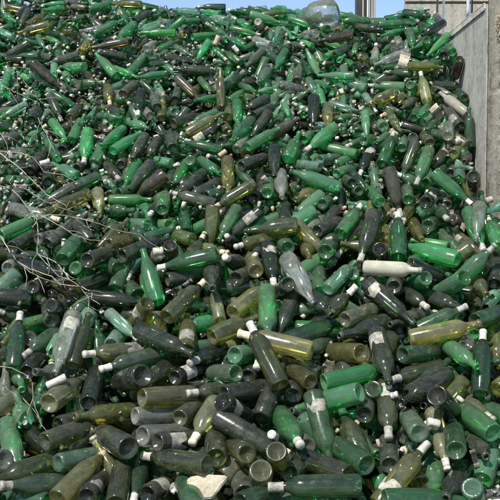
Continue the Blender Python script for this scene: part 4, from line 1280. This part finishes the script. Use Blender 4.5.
# ---------------------------------------------------------------- ground and the body of the heap
SOIL = rough_mat('heap_dirt', [(0.012, 0.014, 0.011), (0.035, 0.035, 0.026), (0.075, 0.070, 0.050)], 14, 0.95, 0.6, 60)
YARD = rough_mat('yard_concrete', [(0.16, 0.15, 0.13), (0.24, 0.23, 0.20), (0.30, 0.29, 0.26)], 3, 0.9, 0.3, 40)
gv = [(-600, -600, 0), (600, -600, 0), (600, 600, 0), (-600, 600, 0)]
tag(link('ground', mesh('ground', gv, [(0, 1, 2, 3)], False), YARD), 'pale concrete yard under the heap', None, None, 'structure')
xs = np.linspace(-3.2, 2.9, 60); ys = np.linspace(2.2, 7.6, 60); V, F = [], []
for yy in ys:
    for xx in xs:
        z = float(hz(xx, yy)) - .30
        fall = max(0, (abs(xx+.1)-2.0)/1.0, (yy-6.6)/1.0)
        z = max(z-fall*2.2, -.05) + RNG.uniform(-.012, .012)
        if xx > WALL_X-.02 and yy > 4.35: z = -.05
        V.append((xx, yy, z))
n = len(xs)
for i in range(len(ys)-1):
    for j in range(n-1): F.append((i*n+j, i*n+j+1, i*n+n+j+1, i*n+n+j))
tag(link('mound', mesh('mound', V, F), SOIL), 'dark packed core of the heap', None, None, 'structure')

# ---------------------------------------------------------------- concrete bay wall on the right
def concrete(name, base, rough_amt, lo=.45, sc=45):
    m, t, out = nodes(name)
    tc = t.nodes.new('ShaderNodeTexCoord'); vec = tc.outputs['Object']
    b = N(t, 'ShaderNodeBsdfPrincipled'); b.inputs['Roughness'].default_value = 0.9
    mp = N(t, 'ShaderNodeMapping'); mp.inputs['Scale'].default_value = (3, 3, .5); t.links.new(vec, mp.inputs['Vector'])
    f = math_node(t, 'MULTIPLY_ADD', noise(t, vec, 26, 6, .7), .55, math_node(t, 'MULTIPLY', noise(t, mp.outputs[0], 4, 5, .6), .45))
    c = ramp(t, f, [(0.33, tuple(v*lo for v in base)), (0.5, base), (0.66, tuple(min(v*1.3, .7) for v in base))])
    t.links.new(c, b.inputs['Base Color'])
    bp = N(t, 'ShaderNodeBump', Strength=rough_amt, Distance=0.02)
    t.links.new(noise(t, vec, sc, 8, .75), bp.inputs['Height']); t.links.new(bp.outputs[0], b.inputs['Normal'])
    t.links.new(b.outputs[0], out.inputs[0]); return m
CONC = concrete('smooth_concrete', (0.31, 0.315, 0.285), 0.25)
ROUGH = concrete('broken_concrete', (0.30, 0.295, 0.245), 1.0, .16, 70)
CHIP = concrete('fresh_broken_concrete', (0.50, 0.45, 0.33), 0.9)
wl = empty('concrete_wall', (WALL_X+.15, 4.6, 0))
tag(wl, 'grey concrete bay wall with a rough broken end at the right of the heap', 'wall')
NE = 4.47                                   # the near end of the wall
def wpart(name, lo, hi, mat, bev=.008):
    o = box(name, lo, hi, mat, None, bev); o.parent = wl; o.matrix_parent_inverse = Matrix.Translation((-(WALL_X+.15), -4.6, 0)); return o
wpart('wall_slab', (WALL_X, NE+.10, -.02), (WALL_X+.42, 8.2, 2.535), CONC, .012)
# broken end face: a displaced grid wrapped round the near end
bm = bmesh.new(); nx_, nz_ = 26, 110
rg = random.Random(9)
from mathutils import noise as mnoise
grid = []
for kz in range(nz_+1):
    row = []
    for kx in range(nx_+1):
        u, z = kx/nx_, 2.62*kz/nz_
        x = WALL_X+.003 + u*.415
        d = mnoise.fractal(Vector((x*9, z*9, 3.1)), .9, 2.0, 5)*.020 + mnoise.fractal(Vector((x*40, z*40, 7.7)), .8, 2.0, 3)*.012
        edge = min(u/.09, 1.0)
        y = NE + .02 + d*edge - .022*edge + (.09*(1-edge)**2)
        ex = 0.012*mnoise.noise(Vector((0, z*6, 1.3))) if kx == 0 else 0
        row.append(bm.verts.new((x+abs(ex), y, z)))
    grid.append(row)
top = [bm.verts.new((v.co.x, NE+.099, 2.62)) for v in grid[-1]]
grid.append(top); grid.append([bm.verts.new((v.co.x, NE+.099, 2.5)) for v in top])
for a, b in zip(grid[:-1], grid[1:]):
    for k in range(nx_): bm.faces.new((a[k], a[k+1], b[k+1], b[k]))
ls = [r[0] for r in grid[:-2]]; bk = [bm.verts.new((WALL_X+.003, NE+.099, v.co.z)) for v in ls]
for k in range(len(ls)-1): bm.faces.new((ls[k+1], bk[k+1], bk[k], ls[k]))
me = bpy.data.meshes.new('broken_end'); bm.to_mesh(me); bm.free()
o = link('broken_end', me, ROUGH, wl); o.matrix_parent_inverse = Matrix.Translation((-(WALL_X+.15), -4.6, 0))
# pale freshly spalled patch with bits of aggregate, high on the end
def spall(cx, cz, rx, rz, n, mat, name, sz):
    rg = random.Random(int(cx*100)+n); V, F = [], []
    for _ in range(n):
        a, q = rg.uniform(0, 2*math.pi), math.sqrt(rg.random())
        x, z = cx+rx*q*math.cos(a), cz+rz*q*math.sin(a)
        if x < WALL_X+.010: continue
        s = rg.uniform(.4, 1)*sz; o = len(V); y = NE-.012+.02*rg.random()
        for v in ((1,0,0),(-1,0,0),(0,.9,0),(0,-.9,0),(0,0,1),(0,0,-1)):
            V.append((x+v[0]*s*rg.uniform(.6, 1.2), y+v[1]*s*rg.uniform(.5, 1), z+v[2]*s*rg.uniform(.6, 1.2)))
        F += [tuple(o+k for k in f) for f in ((0,2,4),(2,1,4),(1,3,4),(3,0,4),(2,0,5),(1,2,5),(3,1,5),(0,3,5))]
    ob = link(name, mesh(name, V, F, False), mat, wl); ob.matrix_parent_inverse = Matrix.Translation((-(WALL_X+.15), -4.6, 0)); ob['kind'] = 'stuff'
spall(WALL_X+.045, 2.41, .035, .075, 420, CHIP, 'spalled_patch', .0058)
# thin slanting ledge along the inner top edge, its sunlit paleness put into the colour
wpart('top_ledge', (WALL_X-.006, NE+.14, 2.512), (WALL_X-.001, 7.9, 2.546), concrete('ledge_painted_lit', (.46, .45, .40), .5), .006)

# ---------------------------------------------------------------- steel post behind the crest
DARKST = rough_mat('dark_steel', [(0.012, 0.012, 0.012), (0.025, 0.024, 0.022)], 20, 0.5, 0.1)
LIGHTST = rough_mat('galvanised_steel', [(0.26, 0.27, 0.25), (0.36, 0.37, 0.35)], 12, 0.5, 0.1)
PALE = rough_mat('pale_paint', [(0.55, 0.55, 0.50), (0.68, 0.67, 0.62)], 15, 0.6, 0.1)
BLUE = rough_mat('pale_blue_paint', [(0.42, 0.50, 0.62), (0.52, 0.60, 0.70)], 15, 0.6, 0.1)
def post(name, label, cat, px0, px1, Z, parts, top):
    x0 = (px0-CX)/FPX*Z; x1 = (px1-CX)/FPX*Z; yy = Z
    e = empty(name, ((x0+x1)/2, yy, 0)); tag(e, label, cat)
    for (pn, a, b, d0, d1, m) in parts:
        o = box(pn, ((a-CX)/FPX*Z, yy+d0, -.02), ((b-CX)/FPX*Z, yy+d1, top), m, None, .003)
        o.parent = e; o.matrix_parent_inverse = Matrix.Translation((-(x0+x1)/2, -yy, 0))
    return e
post('steel_post', 'dark steel post with pale strips standing against the sky behind the heap', 'post', 355, 367, 7.6,
     [('web', 355.2, 361.0, 0, .12, DARKST), ('strip', 361.1, 362.2, -.01, .06, PALE), ('web', 362.3, 365.4, 0, .12, DARKST), ('strip', 365.5, 366.9, -.01, .06, PALE)], 6.5)
post('steel_column', 'light grey steel column beside the dark post behind the heap', 'post', 367, 374, 7.6,
     [('flange', 367.2, 368.6, -.005, .06, LIGHTST), ('web', 368.65, 372.4, .012, .05, LIGHTST), ('flange', 372.45, 374.0, -.005, .06, LIGHTST)], 6.5)

# ---------------------------------------------------------------- concrete building behind, top right
PANEL = concrete('facade_concrete', (0.27, 0.265, 0.23), 0.2)
PANEL2 = concrete('facade_band', (0.31, 0.305, 0.27), 0.2)
BZ = 12.0
def bx_(p): return (p-CX)/FPX*BZ
bd = empty('concrete_building', (bx_(403)+3, BZ+2, 0))
tag(bd, 'beige grey concrete building of wide panels behind the wall, top right', 'building')
def bpart(name, lo, hi, m, bev=.01):
    o = box(name, lo, hi, m, None, bev); o.parent = bd; o.matrix_parent_inverse = Matrix.Translation((-(bx_(403)+3), -(BZ+2), 0)); return o
xw = bx_(403); off = (-(xw+3), -(BZ+2))
V = [(xw, BZ+.06, -.02), (xw+6, BZ+.06, -.02), (xw+6, BZ+5, -.02), (xw+1.4, BZ+5, -.02)]; V += [(a, b, 7.2) for a, b, _ in V]
o = link('wall', mesh('wall', V, [(3,2,1,0),(4,5,6,7),(0,1,5,4),(1,2,6,5),(2,3,7,6),(3,0,4,7)], False), PANEL2, bd); o.matrix_parent_inverse = Matrix.Translation((*off, 0))
zz = [0.05, 1.45, 2.85, 4.15]
zline = CAM_Z + (CY-5)/FPX*BZ - BZ*math.tan(PITCH)
rows_ = [(zline-2.9, zline-1.47), (zline-1.45, zline-.02), (zline+.01, zline+1.4), (zline+1.42, zline+2.8)]
for r, (z0, z1) in enumerate(rows_):
    xk = bx_(403)+.005
    for k in range(4):
        w = 1.22 if k else (bx_(436)-bx_(403))
        bpart('panel', (xk, BZ+.0, z0), (xk+w-.025, BZ+.055, z1), PANEL if r < 2 else PANEL2, .006); xk += w
# pipes in front of it
def pipe(name, label, px, Z, w, ztop, m, zbot=0):
    rr = w/2/FPX*Z; x = (px-CX)/FPX*Z
    pr = [(rr, zbot), (rr, ztop)]
    e = empty(name, (x, Z, 0)); tag(e, label, 'pipe')
    V, F = lathe([(rr, zbot), (rr, ztop)], 14, True, True); link('shaft', mesh('shaft', V, F), m, e)
    for zc in (zbot+.55*(ztop-zbot), ztop-.3, zbot+.75*(ztop-zbot)):
        V, F = lathe([(rr*1.02, zc-.03), (rr*1.35, zc-.028), (rr*1.35, zc+.028), (rr*1.02, zc+.03)], 14); link('collar', mesh('collar', V, F), m, e)
pipe('white_pipe', 'thin white vertical pipe in front of the beige building', 441.3, 9.2, 2.3, 5.2, PALE)
pipe('blue_pipe', 'pale blue vertical pipe in front of the beige building near the wall', 465.5, 9.6, 3.4, 5.2, BLUE)
pipe('dark_pipe', 'dark vertical pipe right beside the pale blue pipe', 469.2, 9.75, 2.2, 5.2, DARKST)
pipe('short_white_pipe', 'short white pipe stub just left of the thin white pipe', 432.8, 8.2, 1.9, CAM_Z+(CY-14)/FPX*8.2-8.2*math.tan(PITCH), PALE)

# ---------------------------------------------------------------- big clear demijohn lying on the crest
JAR = glass('demijohn_glass', (0.50, 0.54, 0.50), (0.95, 0.97, 0.95), 0.78, 0.16)
jz = zheap(22)-.02
jb, jm = at(336, 14, jz-.03), at(296, 19, jz+.10)
ax = (jm-jb)/np.linalg.norm(jm-jb)
dj = empty('demijohn'); zq = Vector(ax); dj.matrix_world = Matrix.Translation(Vector(jb)) @ zq.to_track_quat('Z', 'Y').to_matrix().to_4x4()
tag(dj, 'big round clear glass demijohn lying on its side on the crest of the heap', 'demijohn')
link('glass_body', mesh('glass_body', *lathe([(.066,.006),(.082,.012),(.088,.03),(.0905,.08),(.089,.125),(.080,.155),(.062,.178),(.042,.196),(.026,.210),(.021,.225),(.020,.248)], 36)), JAR, dj)
link('base', mesh('base', *lathe([(.001,.014),(.030,.012),(.052,.004),(.060,.0),(.066,.006)], 36)), JAR, dj)
link('lip', mesh('lip', *lathe([(.020,.248),(.025,.25),(.0255,.262),(.022,.266),(.016,.264),(.016,.24)], 24)), JAR, dj)

# ---------------------------------------------------------------- flat stone among the bottles at the bottom
STONE = rough_mat('pale_stone', [(0.30, 0.26, 0.19), (0.43, 0.39, 0.30), (0.52, 0.48, 0.39)], 25, 0.95, 0.5, 70)
def slab(name, label, cat, pts, thick, mat, lift, tilt=0.25):
    bm = bmesh.new(); ps = [at(x, y, zheap(480)-lift-(tilt*(480-y)/FPX*zheap(480)*-1)) for x, y in pts]
    c = sum(ps)/len(ps)
    vs = [bm.verts.new(Vector(p-c)) for p in ps]; f = bm.faces.new(vs)
    r = bmesh.ops.extrude_face_region(bm, geom=[f]); nf = [g for g in r['geom'] if isinstance(g, bmesh.types.BMVert)]
    d = c-CAM; d /= np.linalg.norm(d)
    for v in nf: v.co += Vector(d*thick + np.array([0, 0, -.01]))
    bmesh.ops.recalc_face_normals(bm, faces=list(bm.faces))
    bmesh.ops.bevel(bm, geom=list(bm.edges), offset=.004, segments=2, affect='EDGES')
    bmesh.ops.triangulate(bm, faces=[f for f in bm.faces if len(f.verts) > 4])
    bmesh.ops.subdivide_edges(bm, edges=[e for e in bm.edges if e.calc_length() > .02], cuts=2, use_grid_fill=True)
    for v in bm.verts: v.co += Vector(mnoise.noise_vector(v.co*45))*.0022
    me = bpy.data.meshes.new(name); bm.to_mesh(me); bm.free()
    o = link(name, me, mat); o.location = Vector(c); return tag(o, label, cat)
slab('flat_stone', 'flat cream coloured stone with an angular edge between the bottles near the bottom', 'stone',
     [(186, 482), (189, 477), (199, 474.5), (214, 474), (226, 475), (228, 478), (219, 489), (212, 498), (204, 499), (192, 491)], .03, STONE, .09)
def board(name, label, x0, y0, x1, y1, w, mat, lift, th=.006):
    Zc = zheap((y0+y1)/2)-lift; a, b = at(x0, y0, Zc-.02), at(x1, y1, Zc+.02)
    L = np.linalg.norm(b-a); d = (b-a)/L; n = (CAM-(a+b)/2); n -= d*float(n@d); n /= np.linalg.norm(n); s = np.cross(n, d)
    bm = bmesh.new(); k = 8; rg = random.Random(int(x0)); top = []
    for side in (1, -1):
        for i in range(k+1):
            for j in (-1, 0, 1):
                p = d*(L*(i/k-.5)+rg.uniform(-.003, .003)) + s*(j*w/2*(1+rg.uniform(-.08, .08))) + n*(.006*math.sin(i*.9+x0)+side*th/2)
                top.append(bm.verts.new(Vector(p)))
    m = (k+1)*3
    for i in range(k):
        for j in range(2):
            q = i*3+j; bm.faces.new([top[v] for v in (q, q+3, q+4, q+1)]); bm.faces.new([top[m+v] for v in (q+1, q+4, q+3, q)])
        for j, (u, v) in ((0, (0, 3)), (2, (3, 0))):
            q = i*3+j; bm.faces.new([top[z] for z in (q+u, q+v, m+q+v, m+q+u)])
    for q in (0, k*3):
        for j in range(2): bm.faces.new([top[z] for z in (q+j, q+j+1, m+q+j+1, m+q+j)])
    bmesh.ops.recalc_face_normals(bm, faces=list(bm.faces))
    me = bpy.data.meshes.new(name); bm.to_mesh(me); bm.free()
    for p in me.polygons: p.use_smooth = False
    o = link(name, me, mat); o.location = Vector((a+b)/2); return tag(o, label, 'scrap')
CARD = rough_mat('cream_card', [(0.34, 0.30, 0.21), (0.48, 0.44, 0.34), (0.56, 0.53, 0.44)], 30, 0.9, 0.3)
board('cardboard_strip', 'cream cardboard strip standing on end above the pale bottle near the wall', 406, 53, 401, 72, .055, CARD, .05)
board('cardboard_scrap', 'beige scrap of card among dark bottles left of the concrete wall', 433, 107, 441, 116, .05, CARD, .03)
board('torn_paper', 'torn white paper strip between green bottles at the bottom right', 472, 449, 477, 466, .02, PAPER, .04, .002)

# ---------------------------------------------------------------- loose stoppers and torn capsules that show
STOPS = [
 (47, 386, 66, 377, 1.25, 'long white foil sleeve lying across the clear bottle at the lower left', FOIL),
 (428, 422, 439, 424, 1.35, 'fat white stopper lying alone above the green bottles at the lower right', FOIL),
 (388, 381, 389, 388, 1.0, 'short white capsule standing under the white neck of a long green bottle', FOIL),
 (40, 164, 50, 161, 1.1, 'white stopper under the slim green bottle at the upper left', FOIL),
 (219, 36, 215, 45, 1.3, 'beige sleeve standing upright among green splinters near the crest', BEIGE),
 (233, 46, 238, 52, 1.1, 'white capsule pointing down beside the beige splinters near the crest', FOIL),
 (219, 156, 226, 151, 1.0, 'brown stopper stick beside the upright olive bottle', CORK),
 (326, 240, 332, 238, .8, 'thin white stopper beside the green bottle under the black bottles', FOIL),
 (263, 177, 266, 180, 1.1, 'round white stopper between the long olive bottle and the pale bottle', FOIL),
 (153, 252, 163, 251, 1.5, 'fat white capsule lying in front of a dark bottle base', FOIL),
 (486, 201, 492, 199, 1.2, 'white crumpled capsule at the foot of the concrete wall', FOIL),
 (455, 142, 460, 140, 1.2, 'small white stopper beside the open ring left of the wall', FOIL),
 (398, 394, 391, 396, 1.0, 'white capsule lying right of the round capped neck', FOIL),
]
V, F = lathe([(.0135, 0), (.0150, .003), (.0140, .014), (.0142, .03), (.0152, .040), (.0135, .043)], 16, True, True)
STOPME = mesh('stopper', V, F)
STOPME.materials.append(FOIL)
for (x0, y0, x1, y1, sc, lab, m) in STOPS:
    Z = zheap((y0+y1)/2)-.075; a, b = at(x0, y0, Z), at(x1, y1, Z+.008)
    o = bpy.data.objects.new('bottle_stopper', STOPME); COL.objects.link(o)
    L = float(np.linalg.norm(b-a)); zq = Vector((b-a)/L).to_track_quat('Z', 'Y')
    o.matrix_world = Matrix.Translation(Vector(a)) @ zq.to_matrix().to_4x4() @ Matrix.Diagonal((.85*sc, .85*sc, L/.043, 1))
    o.material_slots[0].link = 'OBJECT'; o.material_slots[0].material = m
    tag(o, lab, 'stopper', 'loose stoppers and capsules on the heap')

# ---------------------------------------------------------------- bare dry branches on the left
BARK = rough_mat('dry_twig', [(0.16, 0.14, 0.11), (0.32, 0.30, 0.25), (0.46, 0.44, 0.38)], 60, 0.9, 0.4, 200)
def tube(paths, name, parent=None):
    V, F = [], []
    for pts, r0, r1, lift in paths:
        P = []
        for (x, y) in pts: P.append(at(x, y, zheap(y)-lift-.012*math.sin(x*.31+y*.17)))
        Q = []                               # resample with a little crookedness
        for a, b in zip(P[:-1], P[1:]):
            n = max(2, int(np.linalg.norm(b-a)/.018))
            for k in range(n): Q.append(a+(b-a)*k/n)
        Q.append(P[-1]); Q = [Vector(q)+Vector(mnoise.noise_vector(Vector(q)*30))*.0035 for q in Q]
        o = len(V); m = 6
        for i, q in enumerate(Q):
            d = (Q[min(i+1, len(Q)-1)]-Q[max(i-1, 0)]).normalized(); u = d.orthogonal().normalized(); v = d.cross(u)
            r = .62*(r0+(r1-r0)*i/(len(Q)-1))*(1+.25*mnoise.noise(q*60))
            for k in range(m): V.append(q+(u*math.cos(6.2832*k/m)+v*math.sin(6.2832*k/m))*r)
        for i in range(len(Q)-1):
            for k in range(m): F.append((o+i*m+k, o+i*m+(k+1) % m, o+i*m+m+(k+1) % m, o+i*m+m+k))
        F.append(tuple(o+(len(Q)-1)*m+k for k in range(m)))
    return link(name, mesh(name, V, F), BARK, parent)
def branch(label, parts):
    e = empty('dry_branch', tuple(at(*parts[0][0][0][0], zheap(parts[0][0][0][0][1])-.1))); e.location = (0, 0, 0); tag(e, label, 'branch', 'bare dry branches over the bottles')
    rg = random.Random(int(parts[0][0][0][-1][0]*13)); extra = []
    for pl in list(parts):                   # short side twigs that fork off on both sides
        for pts, r0, r1, lift in pl:
            for (x, y), (x2, y2) in zip(pts[:-1], pts[1:]):
                if x2 > 95 or y > 345 or rg.random() < .35 or y > 300: continue
                d = math.atan2(y2-y, x2-x)+rg.choice((-1, 1))*rg.uniform(.4, 1.0); ln = rg.uniform(9, 26); q = (x+x2)/2, (y+y2)/2
                m1 = (q[0]+ln*.5*math.cos(d), q[1]+ln*.5*math.sin(d)); d += rg.uniform(-.5, .5); m2 = (m1[0]+ln*.5*math.cos(d), m1[1]+ln*.5*math.sin(d))
                extra.append([([q, m1, m2], .0026, .0012, lift-.005)])
    for i, pl in enumerate(parts+extra): tube(pl, 'limb' if i == 0 else 'twig', e)
T0, T1 = .0045, .002
branch('thick bare grey branch forking down over the bottles at the left', [
 [([(-8, 184), (0, 186), (10, 188), (20, 197), (30, 210), (37, 220), (38.5, 234), (37, 253), (46, 263), (58, 276), (70, 280), (80, 287), (89, 298), (89, 312)], T0, .003, .11)],
 [([(38, 254), (56, 262), (64, 272), (70, 280)], .004, .003, .11)],
 [([(82, 287), (92, 293), (91, 299), (100, 304)], .003, .0018, .11)],
 [([(37, 253), (32, 262), (33, 274)], .003, .0018, .11)],
 [([(32, 228), (38, 219), (50, 215), (68, 216), (80, 218), (92, 222)], .0035, .002, .12)]])
branch('long thin bare twig running right from the thick branch above the green bottles', [
 [([(38, 214), (48, 219), (62, 227), (74, 235), (90, 240), (101, 241), (112, 238)], .004, .002, .12)],
 [([(68, 216), (84, 220), (100, 224), (113, 229), (126, 232), (140, 234), (150, 243), (160, 248)], .0035, .0018, .11)]])
branch('pale bare twig sagging along the left edge to the olive bottle', [
 [([(-6, 228), (2, 238), (10, 252), (18, 262), (30, 269), (52, 276), (60, 284), (80, 287)], .0042, .003, .115)],
 [([(18, 262), (30, 272), (44, 279), (62, 284)], .0028, .0018, .11)]])
branch('bare twig slanting down from the left edge above the yellow olive bottle', [
 [([(-6, 148), (0, 153), (12, 162), (26, 174), (38, 186), (46, 194), (66, 206)], .0042, .0022, .10)],
 [([(0, 152), (20, 153), (34, 158), (44, 172), (64, 175), (80, 184)], .003, .0016, .09)],
 [([(15, 184), (28, 190), (40, 199), (58, 207), (75, 212)], .003, .0016, .10)]])
branch('thin wispy twigs curving over the splinters at the upper left', [
 [([(2, 66), (12, 70), (22, 78), (32, 94), (46, 106), (54, 116)], .003, .0016, .07)],
 [([(0, 84), (14, 92), (26, 97), (40, 104)], .0026, .0014, .07)],
 [([(38, 118), (42, 126), (46, 134), (55, 152)], .0026, .0014, .08)],
 [([(-2, 130), (6, 142), (10, 160)], .0026, .0016, .08)]])
branch('bare forked twig over the olive bottles at the lower left', [
 [([(-4, 366), (12, 368), (24, 374), (31, 380), (33, 390), (33, 400), (41, 424), (48, 433)], .0040, .0018, .11)],
 [([(33, 398), (28, 412), (26, 424)], .003, .0016, .11)],
 [([(0, 380), (8, 390), (18, 396)], .003, .0016, .10)],
 [([(23, 398), (33, 409), (40, 420)], .003, .0016, .12)]])
